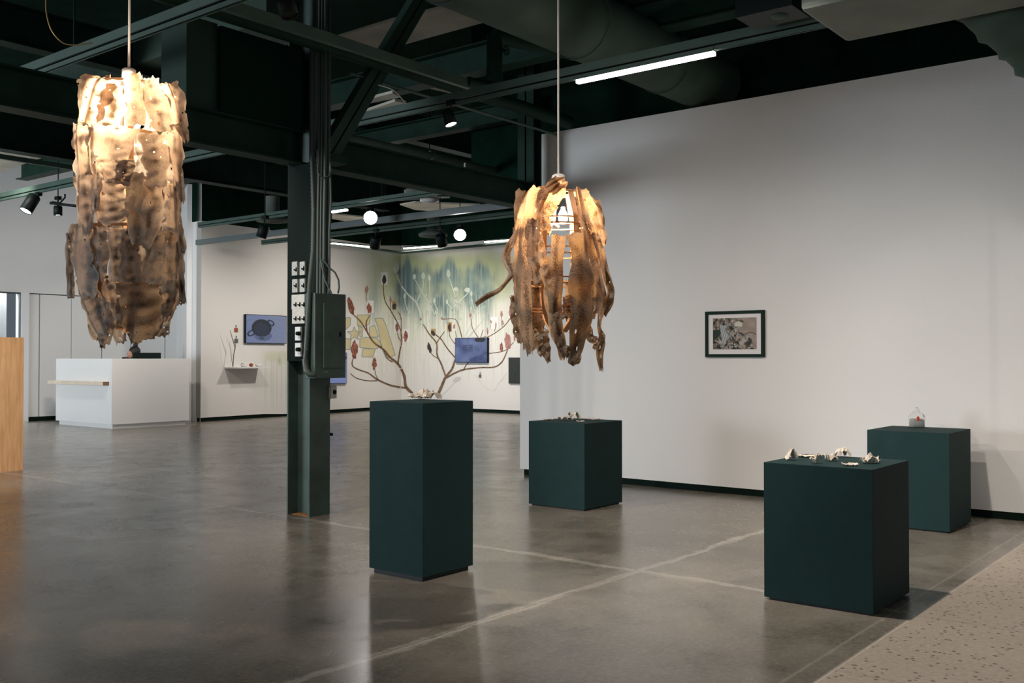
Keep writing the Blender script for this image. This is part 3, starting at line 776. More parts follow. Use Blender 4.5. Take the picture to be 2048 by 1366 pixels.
# smooth the elbow and give it ribs
def spline(pts, n):
    out = []
    for i in range(len(pts) - 1):
        p0 = pts[max(i - 1, 0)]; p1_ = pts[i]; p2_ = pts[i + 1]; p3 = pts[min(i + 2, len(pts) - 1)]
        for k in range(n):
            t = k / n
            out.append(.5 * ((2 * p1_) + (p2_ - p0) * t + (2 * p0 - 5 * p1_ + 4 * p2_ - p3) * t * t + (3 * p1_ - p0 - 3 * p2_ + p3) * t ** 3))
    out.append(pts[-1]); return out
sp = spline(ec, 8)
q = MB(); q.tube(sp, [.27 + (.022 if i % 4 == 0 else 0) for i in range(len(sp))], 28)
tag(q.build('duct_elbow', M_duct, RDU), 'ribbed round duct elbow')
# grey box duct at upper left behind the lamp
d0_ = gp(127, 182, 4.6); d1_ = gp(390, 77, 4.6)
q = MB(); q.box(d0_.x - .05, d0_.x + .55, d1_.y - 1, d0_.y + 4, 4.6, 5.05)
tag(q.build('rectangular_duct', M_duct), 'grey-green box duct passing behind the top of the left lamp', 'duct')
vbeam('steel_beam', 'dark beam high above the far gallery rails', 9.6, 4.27, 4.5, 7.3, 17.5, .16, group=G)
ubeam('steel_beam', 'second deep dark beam, beyond the column near the back wall', 12.3, 3.85, 4.35, -3, 12, .2, group=G)
ubeam('steel_beam', 'rear dark beam above the first gallery rails', 10.2, 4.5, 4.9, -3, 18, .2, group=G)
vbeam('steel_beam', 'dark beam overhead left of the round duct', 8.0, 4.35, 4.65, -2, 17, .2, group=G)
vbeam('steel_beam', 'dark beam high overhead above the left lamp', 2.2, 4.9, 5.2, -2, 17, .2, group=G)
# pale boards standing for lit patches of the roof deck
boards = [
 ([(661, 79), (785, 41), (930, 5), (1000, 25), (1005, 35), (885, 68), (720, 114), (661, 100)], 5.2, 'folded lit patch of roof deck beside the top of the brace'),
 ([(798, 147), (880, 120), (942, 101), (1010, 170), (940, 195), (860, 178)], 5.0, 'lit patch of roof deck in the gap left of the valve pipe'),
 ([(943, 103), (975, 92), (1051, 84), (1051, 160), (1020, 166), (985, 150)], 5.1, 'brownish lit patch of roof deck right behind the valve pipe'),
 ([(894, 340), (1037, 365), (1037, 388), (894, 362)], 4.4, 'narrow lit strip of roof deck above the beam at the wall end'),
 ([(664, 392), (720, 400), (830, 392), (900, 396), (760, 404), (664, 402)], 4.7, 'thin curved lit strip of roof deck in the far gallery'),
 ([(0, 294), (110, 253), (160, 253), (160, 292), (66, 322), (0, 345)], 4.6, 'folded daylit patch of roof deck left of the left lamp'),
 ([(0, 231), (55, 236), (30, 250), (0, 259)], 4.9, 'small daylit patch of roof deck at the left edge'),
 ([(352, 181), (392, 167), (392, 190)], 5.0, 'small lit triangle of roof deck right of the left lamp top'),
 ([(362, 205), (388, 212), (360, 225)], 5.0, 'second small lit triangle of roof deck right of the left lamp'),
 ([(366, 348), (400, 335), (430, 320), (472, 326), (440, 336), (368, 350)], 4.5, 'lit patch of roof deck below the left beam near the column'),
 ([(452, 312), (475, 308), (515, 316), (500, 320)], 4.6, 'small lit patch of roof deck tucked under the left beam near the column'),
 ([(800, 410), (830, 405), (960, 410), (900, 425), (830, 420)], 4.6, 'lit patch of roof deck behind the hanging speaker'),
 ([(664, 428), (700, 432), (780, 440), (700, 444), (664, 438)], 4.5, 'lit patch of roof deck beside the glaring spotlight'),
 ([(405, 366), (455, 364), (576, 383), (576, 392), (450, 374)], 4.9, 'long lit strip of roof deck above the dark wall face, left of the column'),
 ([(725, 225), (790, 203), (812, 206), (745, 226)], 4.2, 'lit strip of roof deck just above the main track beside the brace'),
 ([(720, 203), (785, 186), (800, 195), (740, 207)], 4.3, 'upper lit strip of roof deck beside the brace'),
]
for pl, z, lb in boards:
    tops = [gp(x, y, z) for x, y in pl]
    q = MB(); q.prism(tops, Z * .03)
    tag(q.build('lit_deck_patch', M_litdeck), lb, 'ceiling board', 'lit roof deck patches')

# ------------------------------------------------------------------ light fittings
def ledbar(label, p0, p1, m=M_led, r=.022, power=40, energy=True, group='light bars'):
    p0, p1 = Vector(p0), Vector(p1); t = thing('light_bar', label, 'light', (p0 + p1) / 2, group)
    d = (p1 - p0).normalized(); n = d.cross(Z).normalized()
    q = MB(); q.obox((p0 + p1) / 2 + Z * .03, d * (p1 - p0).length / 2, n * .024, Z * .016); q.build('bar_housing', M_track, t)
    q = MB(); q.obox((p0 + p1) / 2, d * (p1 - p0).length / 2, n * .02, Z * .014); q.build('bar_diffuser', m, t)
    return t
a = onu(1155, 157, UT); b_ = onu(1429, 96, UT)
ledbar('bright white light bar under the main track at top centre', (UT, a.y, ZT - .02), (UT, b_.y, ZT - .02))
c = onu(664, 426, 10.25); d_ = onu(694, 422, 10.25)
M_led2 = mat('far_led_strip', (1, 1, 1), .5, emit=(1, .92, .86), estr=14)
ledbar('short light bar beside the column in the far gallery', (10.25, c.y, 3.585), (10.25, d_.y, 3.585), M_led2)
def offA(px, py, off): return onpl(px, py, A0 + nA * off, nA)
a = offA(655, 486, .9); b_ = offA(752, 495, .9); ledbar('light bar over the back wall right of the column', a, b_, M_led2)
a = onu(808, 497, A1.x - .9); b_ = onu(888, 491.5, A1.x - .9); ledbar('light bar over the left part of the mural', a, b_, M_led2)
a = onu(970, 484, A1.x - .9); b_ = onu(1030, 479.5, A1.x - .9); ledbar('light bar over the right part of the mural', a, b_, M_led2)
q = MB(); a = offA(640, 481, .9); b_ = onu(803, 497.5, A1.x - .9); b_.z = a.z = 3.95; q.tube([a, b_, Vector((b_.x, 6, 3.95))], .035, 8)
tag(q.build('gallery_rail', M_track), 'dark rail carrying the bars along the top of the mural', 'track')

def spot(label, p, aim, r=.06, L=.16, lens=M_lens, stem=None, group='spotlights', hang=False):
    p = Vector(p); t = thing('spotlight', label, 'spotlight', p, group); ax = (Vector(aim)).normalized()
    q = MB(); q.lathe(p, [(.001, 0), (r * .85, 0), (r, .02), (r, L), (r * .92, L), (r * .9, L - .01)], 20, True, ax); q.build('lamp_head', M_spotblack, t)
    q = MB(); q.lathe(p, [(.001, L - .012), (r * .9, L - .012)], 20, False, ax); q.build('lens', lens, t)
    q = MB(); s = stem if stem is not None else p + Z * .12
    q.box(s.x - .03, s.x + .03, s.y - .05, s.y + .05, s.z - .03, s.z + .02)
    if hang: q.tube([s, Vector((s.x, s.y, CEIL))], .008, 6)
    q.tube([s, p + ax * L * .3], .012, 6); q.build('gear_box', M_spotblack, t)
    return t
p = onu(893, 222, UT); spot('black spotlight hanging from the main track above the tall plinth', p, Vector((.1, -.35, -1)), .058, .14, stem=onu(905, 205, UT))
p = onu(70, 392, UT); spot('lit black spotlight with a square gear box at the far left', (UT, p.y, p.z), rt * -.35 - hf * .45 - Z, .085, .26, stem=Vector((UT, p.y - .1, p.z + .02)))
p = at(116, 412, 14.5); spot('small lit black spotlight left of the left lamp', p, Vector((0, 0, -1)), .06, .14, hang=True)
q = MB(); q.tube([at(100, 406, 14.5), at(160, 413, 14.5)], .02, 6); q.tube([at(104, 404, 14.5), at(120, 406, 14.5), at(130, 395, 14.5), at(130, 388, 14.5)], .014, 6)
tag(q.build('cable_rail', M_spotblack), 'thin black cable rail carrying the small spotlight at left', 'track')
p = onu(741, 433, 11.2); spot('glaring spotlight facing the camera right of the column', p, (CAMP - p) * 1 - Z * 3, .12, .13, M_lensfar, hang=True)
p = onu(920, 466, 12.6); spot('glaring spotlight facing the camera above the mural', p, (CAMP - p) * 1 - Z * 5, .11, .13, M_lensfar, hang=True)
p = at(530, 451, 14.0); spot('unlit dark spotlight above the back wall left of the column', p, (-.2, .3, -1), .075, .18, M_spotblack, hang=True)
p = at(752, 474, 17); spot('unlit black spotlight over the back wall end', p, (.3, .5, -1), .09, .2, M_spotblack, hang=True)
p = at(880, 470, 17); spot('unlit black spotlight above the middle of the mural', p, (.6, .2, -1), .09, .2, M_spotblack, hang=True)
p = at(565, 12, 6.4); spot('dark spotlight head at the top edge left of the brace', p + Z * .1, (.1, -.3, -1), .06, .18, M_spotblack, hang=True)
q = MB(); q.box(*[0] * 6) if False else None
c = onu(1545, 0, UT - .3); T = thing('junction_box', 'black box with a round grey disc at the top edge', 'box', c)
q = MB(); p0 = at(1490, 0, 7.2); q.box(c.x - .15, c.x + .15, c.y - .2, c.y + .2, c.z - .12, c.z + .3); q.build('box_body', M_spotblack, T)
q = MB(); q.lathe(Vector((c.x, c.y - .05, c.z - .12)), [(.001, -.01), (.05, -.01), (.055, 0)], 20); q.build('sensor_disc', M_duct, T)
# round diffusers and speaker
for (x, y, D, lb) in ((845, 384, 15.0, 'round ceiling diffuser behind the hanging white speaker'), (866, 470, 19, 'round ceiling diffuser above the mural'), (545, 440, 17, 'round ceiling diffuser above the back wall left of the column')):
    c = at(x, y, D); q = MB(); q.lathe(c, [(.04, 0), (.10, -.03), (.11, 0), (.17, -.03), (.18, 0), (.27, -.03), (.28, .02), (.12, .1), (.12, .4)], 28); tag(q.build('ceiling_diffuser', M_ductlight), lb, 'diffuser', 'ceiling diffusers')
c = at(859, 399, 14.5)
T = thing('hanging_speaker', 'white bowl-shaped speaker hanging above the far gallery', 'speaker', c)
q = MB(); q.lathe(c, [(.001, -.05), (.10, -.045), (.14, -.02), (.135, .02), (.05, .035), (.001, .035)], 24); q.build('speaker_bowl', M_white, T)
q = MB(); q.tube([c + Z * .03, c + Z * .22], .03, 8); q.tube([c + Z * .22, Vector((c.x, c.y, CEIL))], .008, 6); q.tube([c + rt * .11, c + rt * .14 + Z * .1, c + rt * .08 + Z * .17, c + Z * .2], .007, 6); q.build('speaker_mount', M_spotblack, T)
# loose wires
q = MB(); q.tube(spline([at(92, -5, 6.5), at(93, 25, 6.5), at(103, 60, 6.5), at(125, 85, 6.5), at(150, 90, 6.5), at(185, 86, 6.5)], 6), .005, 5); tag(q.build('hanging_wire', M_brass), 'thin brown wire hanging in a loop at top left', 'wire')
q = MB(); q.tube(spline([at(757, 170, 7.9), at(782, 178, 7.9), at(797, 190, 7.9), at(812, 208, 7.9)], 6), .005, 5); tag(q.build('hanging_wire', M_cord), 'thin pale wire curving above the main track beside the brace', 'wire')
q = MB(); q.tube(spline([at(930, 326, 11), at(930, 350, 11), at(933, 365, 11), at(938, 371, 11)], 4), .012, 5); tag(q.build('hanging_wire', M_cord), 'short pale cable hanging on the beam before the far gallery', 'wire')

# ------------------------------------------------------------------ hanging fish-skin lamps
def skinstrip(path, seed, yc, R, side=1, curl=.25, nw=10, rag=.12, bulge=.005, flare=.0, layer=.0, wave=.0018):
    """path: (px, py, half width px). The strip wraps round the lamp axis at distance R(z-like function of py)."""
    rnd = random.Random(seed); N_ = 30
    xs = spline([Vector((x, y, w_)) for x, y, w_ in path], max(2, N_ // (len(path) - 1)))
    vs = []; cols = []; n = len(xs)
    k = yc / F
    for i, s in enumerate(xs):
        t = i / (n - 1)
        tn = (xs[min(i + 1, n - 1)] - xs[max(i - 1, 0)]); tn.z = 0; tn.normalize()
        pr = Vector((tn.y, -tn.x, 0)) * -1
        if pr.x < 0: pr = -pr
        for j in range(nw + 1):
            f = j / nw * 2 - 1
            sd_ = seed * 3.1 + (7 if f > 0 else 0)
            ww = s.z * (1 + rag * (noise.noise(Vector((i * .22, sd_, .5))) * 2.4 + noise.noise(Vector((i * .8, sd_, 2.5))) * .5))
            X_ = s.x + pr.x * f * ww; Y_ = s.y + pr.y * f * ww
            if i == 0: Y_ += 8 * noise.noise(Vector((f * 2.4, seed, 4)))
            if i == n - 1: Y_ += 14 * noise.noise(Vector((f * 2.2, seed, 8)))
            rr = R(Y_); dx = max(-1, min(1, (X_ - AX[0]) / rr))
            dep = -side * math.sqrt(max(0, 1 - dx * dx)) * rr * k
            dep += -side * (bulge * (1 - f * f) * (1 + .6 * math.sin(i * .25 + seed)) - curl * k * s.z * abs(f) ** 3 * math.sin(i * .2 + seed + (2 if f > 0 else 0)))
            dep += -side * (.014 * noise.noise(Vector((i * .1, f * .9, seed * 1.37))) + .006 * noise.noise(Vector((i * .35, f * 2.2, seed))) + layer + wave * math.sin(i * .75 + seed + f * .8) + flare * t * t * (.5 + (seed * 13 % 7) / 7))
            p = at(X_, Y_, yc + dep)
            vs.append(p)
            dark = math.exp(-((f + .3 * noise.noise(Vector((i * .15, seed, 1)))) / .33) ** 2) * (.35 + .4 * ((seed * 11) % 7) / 7) + .9 * noise.noise(Vector((i * .32, f * 1.0, seed * 1.7)))
            cols.append((max(0, min(1, dark)), abs(f), ((seed * 37) % 11) / 10))
    fs = [(i * (nw + 1) + j, i * (nw + 1) + j + 1, (i + 1) * (nw + 1) + j + 1, (i + 1) * (nw + 1) + j) for i in range(n - 1) for j in range(nw)]
    # tears
    fs2 = [f for a_, f in enumerate(fs) if not (rnd.random() < .02)]
    q = MB(); q.add(vs, fs2, True)
    return q, cols
def smooth_obj(o, lv=1):
    s = o.modifiers.new('subdivision', 'SUBSURF'); s.levels = lv; s.render_levels = lv
    return o
AX = [0, 0]
def plug(t, cx, cytop, D, r=.032, h=.05):
    q = MB(); p = at(cx, cytop, D)
    q.tube([p + Z * .005, Vector((p.x, p.y, CEIL))], .006, 8); q.build('cord', M_cord, t)
    q = MB(); q.lathe(p, [(.001, .012), (r * .7, .012), (r, .004), (r, -h), (.001, -h)], 20); q.build('ceiling_cap' if False else 'socket', M_white, t)
    return p
def ringmesh(q, c, r, w=.02, th=.006, n=40, flat=False):
    vs = []
    for k in range(n):
        a = 2 * PI * k / n; e = Vector((math.cos(a), math.sin(a), 0))
        for rr, zz in ((r - th, -w / 2), (r, -w / 2), (r, w / 2), (r - th, w / 2)): vs.append(c + e * rr + Z * zz)
    q.add(vs, [(4 * k + i, 4 * k + (i + 1) % 4, 4 * ((k + 1) % n) + (i + 1) % 4, 4 * ((k + 1) % n) + i) for k in range(n) for i in range(4)])
def slat(q, c, ang, prof, w=.03, th=.004):
    e = Vector((math.cos(ang), math.sin(ang), 0)); t_ = Vector((-e.y, e.x, 0)); vs = []
    for r, z in prof:
        for s, o_ in ((-1, 0), (1, 0), (1, th), (-1, th)): vs.append(Vector((c.x, c.y, z)) + e * (r - o_) + t_ * s * w / 2)
    q.add(vs, [(4 * k + i, 4 * k + (i + 1) % 4, 4 * (k + 1) + (i + 1) % 4, 4 * (k + 1) + i) for k in range(len(prof) - 1) for i in range(4)])

# --- left lamp
D1 = 4.75; AX = [255, 0]; K1 = D1 / F
def zpx(y, D): return at(255, y, D).z
def R1(y):
    tb = [(140, 40), (160, 78), (200, 95), (260, 104), (330, 100), (450, 104), (520, 108), (580, 104), (640, 80), (700, 45), (760, 30)]
    for (a, ra), (b, rb) in zip(tb, tb[1:]):
        if a <= y <= b: return ra + (rb - ra) * (y - a) / (b - a)
    return tb[0][1] if y < tb[0][0] else tb[-1][1]
base1 = at(255, 690, D1)
LA = thing('fish_skin_pendant_lamp', 'large grey-brown pendant lamp clad in tiers of dried fish skins, at left', 'pendant lamp', base1, 'fish skin pendant lamps')
plug(LA, 258, 142, D1)
ax1 = at(257, 400, D1)
prof = [(R1(y) * K1 * .72, at(257, y, D1).z) for y in (165, 200, 260, 330, 400, 460, 520, 580, 630, 665)]
for k in range(8):
    q = MB(); slat(q, ax1, k * PI / 4 + .3, prof, .028); q.build('wooden_slat', M_darkply, LA)
for y in (175, 275, 365, 458, 560, 655):
    q = MB(); ringmesh(q, Vector((ax1.x, ax1.y, at(257, y, D1).z)), R1(y) * K1 * .72 + .004, .014); q.build('wooden_ring', M_darkply, LA)
bulb_p = at(262, 232, D1)
for dx, dy in ((-.055, .02), (.045, -.03)):
    q = MB(); bp_ = bulb_p - hf * .07 + rt * dx + Z * dy; q.lathe(bp_, [(.001, -.05), (.022, -.042), (.03, -.02), (.028, .01), (.014, .04), (.012, .055)], 16); q.build('bulb', M_bulb, LA)
Z1 = lambda x, y: (100 + .439 * x, 120 + .439 * y)
front = [
 # tier 1
 ([(237, 80, 84), (212, 180, 66), (172, 292, 40)], 1), ([(370, 62, 38), (382, 160, 48), (388, 300, 45)], 2), ([(450, 88, 36), (485, 200, 56), (525, 330, 34)], 3),
 ([(542, 105, 42), (580, 220, 42), (622, 374, 13)], 4), ([(300, 112, 40), (285, 200, 58), (265, 300, 58)], 5),
 # tier 2
 ([(158, 298, 42), (140, 400, 31), (163, 520, 25)], 6), ([(292, 300, 116), (283, 400, 100), (290, 480, 58), (272, 562, 26)], 7), ([(218, 470, 22), (215, 580, 22), (205, 690, 15)], 8),
 ([(465, 328, 56), (482, 440, 62), (490, 580, 40)], 9), ([(560, 290, 33), (572, 420, 33), (605, 650, 14)], 10), ([(345, 450, 48), (330, 570, 36)], 11),
 # tier 3
 ([(150, 525, 46), (168, 660, 45), (168, 800, 18)], 12), ([(285, 538, 58), (280, 640, 66), (300, 742, 54)], 13), ([(382, 510, 44), (382, 660, 38), (392, 838, 22)], 14),
 ([(470, 550, 46), (458, 700, 57), (428, 852, 27)], 15), ([(548, 562, 26), (545, 680, 26), (538, 780, 34)], 16), ([(575, 545, 14), (580, 700, 15), (602, 882, 14)], 17),
 # tier 4
 ([(122, 745, 40), (152, 900, 50), (185, 1082, 42)], 18), ([(92, 790, 22), (92, 930, 20), (92, 1085, 19)], 19), ([(228, 760, 42), (225, 880, 46), (215, 1000, 34)], 20),
 ([(302, 765, 38), (300, 880, 34), (300, 1010, 30)], 21), ([(368, 770, 42), (362, 880, 44), (378, 1012, 50)], 22), ([(482, 785, 46), (475, 900, 47), (460, 1016, 44)], 23),
 ([(552, 760, 38), (545, 880, 36), (535, 1060, 30)], 24), ([(588, 830, 15), (590, 960, 16), (608, 1112, 15)], 25),
 # tier 5
 ([(165, 1040, 38), (215, 1140, 56), (270, 1247, 38)], 26), ([(262, 1000, 32), (285, 1120, 36), (310, 1215, 24)], 27), ([(395, 1002, 100), (408, 1130, 102), (438, 1278, 46)], 28),
 ([(540, 1000, 38), (540, 1080, 36), (530, 1170, 20)], 29), ([(572, 1005, 24), (556, 1100, 32), (530, 1190, 18)], 30), ([(240, 1225, 26), (242, 1270, 22), (238, 1314, 11)], 31)]
for pth_, sd in front:
    y_ = pth_[0][1]; tier_ = 0 if y_ < 200 else 1 if y_ < 500 else 2 if y_ < 700 else 3 if y_ < 950 else 4
    lay_ = (4 - tier_) * .012 + (sd * 7 % 4) * .007 - .02
    q, cols = skinstrip([(*Z1(x, y), w_ * .439) for x, y, w_ in pth_], sd, D1, R1, 1, curl=.10, rag=.15, flare=.022, layer=lay_)
    smooth_obj(q.build('fish_skin', M_skinA, LA, colors=cols))
rr = random.Random(77)
for tier, (ya, yb) in enumerate(((158, 268), (250, 385), (350, 480), (450, 590), (565, 685))):
    for k in range(6):
        x = 255 + (-85 + 34 * k) * (.8 if tier == 4 else 1) + rr.uniform(-6, 6); wd = rr.uniform(15, 22)
        q, cols = skinstrip([(x, ya + rr.uniform(-5, 8), wd), (x + rr.uniform(-5, 5), (ya + yb) / 2, wd + 3), (x + rr.uniform(-8, 8) * 1.0, yb + rr.uniform(-14, 12), wd * .6)], 100 + tier * 10 + k, D1, R1, -1)
        q.build('fish_skin', M_skinA, LA, colors=cols)

# --- right lamp
D2 = 5.5; K2 = D2 / F; AX = [1118, 0]
def R2(y):
    tb = [(350, 48), (375, 58), (430, 82), (480, 92), (560, 92), (620, 86), (680, 78), (750, 72)]
    for (a, ra), (b, rb) in zip(tb, tb[1:]):
        if a <= y <= b: return ra + (rb - ra) * (y - a) / (b - a)
    return tb[0][1] if y < tb[0][0] else tb[-1][1]
base2 = at(1118, 740, D2)
LB = thing('fish_skin_pendant_lamp', 'smaller brown spotted pendant lamp of long dangling fish skins, in front of the right wall', 'pendant lamp', base2, 'fish skin pendant lamps')
plug(LB, 1117, 353, D2, .036, .05)
ax2 = at(1118, 500, D2)
for y, r_ in ((385, 40), (388, 44), (440, 62), (452, 64), (499, 66), (511, 66), (558, 66), (570, 66), (616, 62), (622, 62)):
    q = MB(); ringmesh(q, Vector((ax2.x, ax2.y, at(1118, y, D2).z)), r_ * K2, .006, .02); q.build('wooden_ring', M_darkply, LB)
prof = [(r_ * K2, at(1118, y, D2).z) for y, r_ in ((385, 42), (440, 62), (510, 66), (570, 66), (622, 60), (645, 45), (665, 20))]
for k in range(6):
    q = MB(); slat(q, ax2, k * PI / 3 + .15, prof, .034); q.build('wooden_slat', M_darkply, LB)
bulb2 = at(1108, 432, D2)
for x, y in ((1092, 432), (1126, 432)):
    q = MB(); bp_ = at(x, y, D2); q.lathe(bp_, [(.001, -.045), (.018, -.04), (.025, -.02), (.025, .01), (.012, .035), (.01, .05)], 16); q.build('bulb', M_bulb, LB)
q = MB(); q.tube([at(1098, 455, D2), at(1108, 448, D2), at(1118, 455, D2)], .009, 8); q.tube([at(1108, 448, D2), at(1115, 362, D2)], .006, 8); q.build('bulb_holder', M_white, LB)
Z2 = lambda x, y: (920 + .3148 * x, 330 + .3148 * y)
strips2 = [
 ([(520, 150, 70), (470, 270, 62), (440, 400, 52), (420, 560, 46), (410, 740, 44), (420, 900, 44), (430, 1060, 38), (440, 1205, 18)], 1, .3),
 ([(620, 110, 58), (560, 240, 62), (530, 330, 40), (540, 420, 34)], 2, .3),
 ([(590, 80, 20), (610, 120, 70), (640, 160, 60)], 3, .2),
 ([(470, 340, 40), (465, 470, 40), (470, 600, 36), (490, 720, 30), (500, 770, 24)], 4, .6),
 ([(500, 440, 24), (520, 540, 32), (540, 650, 40), (548, 765, 22)], 5, .5),
 ([(625, 445, 38), (610, 600, 46), (605, 760, 46), (605, 900, 50), (610, 1000, 40), (640, 1120, 36), (660, 1215, 22)], 6, .3),
 ([(570, 770, 46), (580, 900, 46), (600, 1020, 40), (640, 1150, 30), (650, 1235, 18)], 7, .3),
 ([(730, 430, 68), (745, 520, 62), (765, 640, 62), (780, 760, 88), (770, 900, 76), (755, 1040, 58), (735, 1180, 46), (710, 1262, 28)], 8, .3),
 ([(745, 140, 16), (775, 260, 36), (800, 380, 36), (830, 520, 34), (845, 660, 40), (880, 760, 34), (870, 900, 22), (850, 945, 12)], 9, .5),
 ([(800, 210, 22), (860, 300, 32), (890, 420, 36), (900, 520, 22)], 10, .5),
 ([(850, 430, 26), (900, 560, 28), (925, 680, 24), (955, 790, 24), (955, 870, 22), (915, 955, 10)], 11, .9),
 ([(870, 640, 20), (890, 760, 22), (905, 860, 26), (892, 960, 16), (885, 1040, 14), (900, 1100, 24), (888, 1200, 24), (900, 1310, 10)], 12, .7),
 ([(370, 340, 24), (370, 430, 26), (310, 520, 24), (290, 600, 26), (330, 680, 20), (290, 750, 12), (240, 805, 14), (170, 835, 18), (100, 885, 14)], 13, .9),
 ([(380, 400, 40), (380, 540, 40), (365, 700, 30), (370, 860, 26), (400, 960, 26)], 14, .4),
 ([(330, 830, 16), (355, 930, 34), (370, 1040, 36), (385, 1135, 16)], 15, .4),
 ([(470, 1040, 14), (490, 1100, 22), (510, 1180, 20), (520, 1215, 10)], 16, .6),
 ([(520, 1050, 40), (530, 1130, 34), (550, 1200, 26), (565, 1255, 12)], 17, .5),
 ([(800, 1020, 26), (830, 1090, 30), (865, 1130, 24), (850, 1170, 10)], 18, .6),
 ([(700, 1150, 30), (690, 1200, 20), (672, 1220, 8)], 19, .5),
 ([(735, 1190, 36), (725, 1240, 34), (705, 1272, 16)], 20, .5),
 ([(680, 830, 40), (690, 900, 36), (672, 980, 30)], 21, .3)]
LAY2 = {8: .03, 6: .02, 1: .018, 5: .03, 4: .024, 9: .02, 3: .03, 2: .012, 10: .0, 11: .02, 12: .026, 7: .004}
for pth_, sd, cu in strips2:
    q, cols = skinstrip([(*Z2(x, y), w_ * .3148) for x, y, w_ in pth_], sd + 300, D2, R2, 1, curl=cu * .35, rag=.17, wave=.011, layer=LAY2.get(sd, 0), bulge=.010)
    smooth_obj(q.build('fish_skin', M_skinB, LB, colors=cols))
for k, (x, ya, yb, wd) in enumerate(((1050, 380, 560, 20), (1085, 372, 470, 22), (1160, 380, 480, 20), (1185, 400, 600, 18), (1062, 520, 700, 22), (1075, 560, 660, 18), (1145, 560, 660, 16), (1180, 470, 640, 16))):
    q, cols = skinstrip([(x, ya, wd), (x + 4, (ya + yb) / 2, wd + 2), (x, yb, wd * .6)], 400 + k, D2, R2, -1)
    q.build('fish_skin', M_skinB, LB, colors=cols)
lamp('left_lamp_glow', 'POINT', bulb_p - hf * .08, 50, (1, .82, .62), size=.04)
lamp('right_lamp_glow', 'POINT', bulb2, 30, (1, .80, .58), size=.04)

# ------------------------------------------------------------------ reception desk
K = Vector(room(-7.5, 18.65)); dx_, dy_ = 1.66, 2.10
kx, ky = K.x, K.y; DH = onu(222, 718, K.x).z if False else at(222, 717.5, 18.65).z
T = thing('reception_desk', 'white box-shaped reception desk with a ledge on its side at left', 'desk', (kx + dx_ / 2, ky + dy_ / 2, 0))
M_desk = mat('white_desk_laminate', (.80, .79, .77), .45)
boxo('front_panel', M_desk, (kx, kx + dx_, ky, ky + .14, .08, DH), T, bevel=.004)
boxo('side_panel', M_desk, (kx, kx + .14, ky + .142, ky + dy_, .08, DH), T, bevel=.004)
boxo('side_panel', M_desk, (kx + dx_ - .1, kx + dx_, ky + .142, ky + dy_, .08, DH), T, bevel=.004)
boxo('toe_board', M_desk, (kx + .05, kx + dx_ - .05, ky + .05, ky + dy_ - .05, 0, .08), T)
boxo('worktop', M_desk, (kx + .142, kx + dx_ - .102, ky + .142, ky + .9, .98, 1.02), T)
za = onu(213, 767, kx).z; 
led = boxo('ledge', M_palewood, (kx - .12, kx, ky + .10, ky + dy_ + .1, za - .035, za + .035), T, bevel=.003)
q = MB(); q.box(kx - .12, kx, ky + .09, ky + .0995, za - .035, za + .035); q.build('ledge_end', M_endgrain, led)
# monitor
m0 = at(267, 705.5, 19.6); m1 = at(321.5, 705.5, 19.6)
T = thing('computer_monitor', 'black monitor showing above the reception desk', 'monitor', (m0 + m1) / 2 - Z * (m0.z - 1.02))
zc = 1.02
q = MB(); cc = (m0 + m1) / 2; hw = (m1 - m0).length / 2; q.obox((cc.x, cc.y, m0.z - .17), rt * hw, hf * .02, Z * .17); q.build('screen_case', M_blackplastic, T, bevel=.004)
q = MB(); q.obox((cc.x, cc.y, 1.11), rt * .03, hf * .015, Z * .09); q.obox((cc.x, cc.y, 1.028), rt * .12, hf * .07, Z * .007); q.build('monitor_stand', M_blackplastic, T)
# person behind the desk
pc = at(268, 705, 20.45); 
def skinned(name, joints, edges, parent, m, sub=2):
    me = bpy.data.meshes.new(name); off = Vector(parent['_o'])
    me.from_pydata([Vector(j[0]) - off for j in joints], edges, []); me.update()
    o = bpy.data.objects.new(name, me); COL.objects.link(o); o.parent = parent
    sk = o.modifiers.new('skin', 'SKIN'); sd = me.skin_vertices[0].data
    for i, j in enumerate(joints): sd[i].radius = (j[1], j[1] if len(j) < 3 else j[2])
    sd[0].use_root = True
    s = o.modifiers.new('subdivision', 'SUBSURF'); s.levels = sub; s.render_levels = sub
    me.materials.append(m); return o
px_, py_ = pc.x, pc.y
PT = thing('person', 'person with dark hair in a bun bent low behind the reception desk', 'person', (px_, py_, 0))
B = Vector((px_, py_, 0)); hd = at(268, 704, 20.45)
lean = -rt * .05
J = [(B + Z * .92, .15, .11), (B + Z * 1.12, .13, .10), (B + Z * 1.30 + lean * .5, .15, .10), (B + Z * 1.37 + lean, .06), (Vector((hd.x, hd.y, hd.z - .03)), .085, .095), (Vector((hd.x, hd.y, hd.z + .05)), .07, .08)]
for s in (-1, 1):
    sh = B + Z * 1.31 + rt * s * .17 + lean * .5
    J += [(sh, .05), (sh + rt * s * .05 - Z * .26 - hf * .05, .04), (sh + rt * s * .0 - Z * .30 - hf * .28, .03), (sh - rt * s * .02 - Z * .30 - hf * .37, .035, .018)]
for s in (-1, 1):
    hp = B + Z * .86 + rt * s * .09
    J += [(hp, .085), (hp - Z * .40 + rt * s * .01, .06), (hp - Z * .79, .04), (hp - Z * .82 - hf * .12, .035)]
E = [(0, 1), (1, 2), (2, 3), (3, 4), (4, 5), (2, 6), (6, 7), (7, 8), (8, 9), (2, 10), (10, 11), (11, 12), (12, 13), (0, 14), (14, 15), (15, 16), (16, 17), (0, 18), (18, 19), (19, 20), (20, 21)]
body = skinned('body', J, E, PT, M_skin)
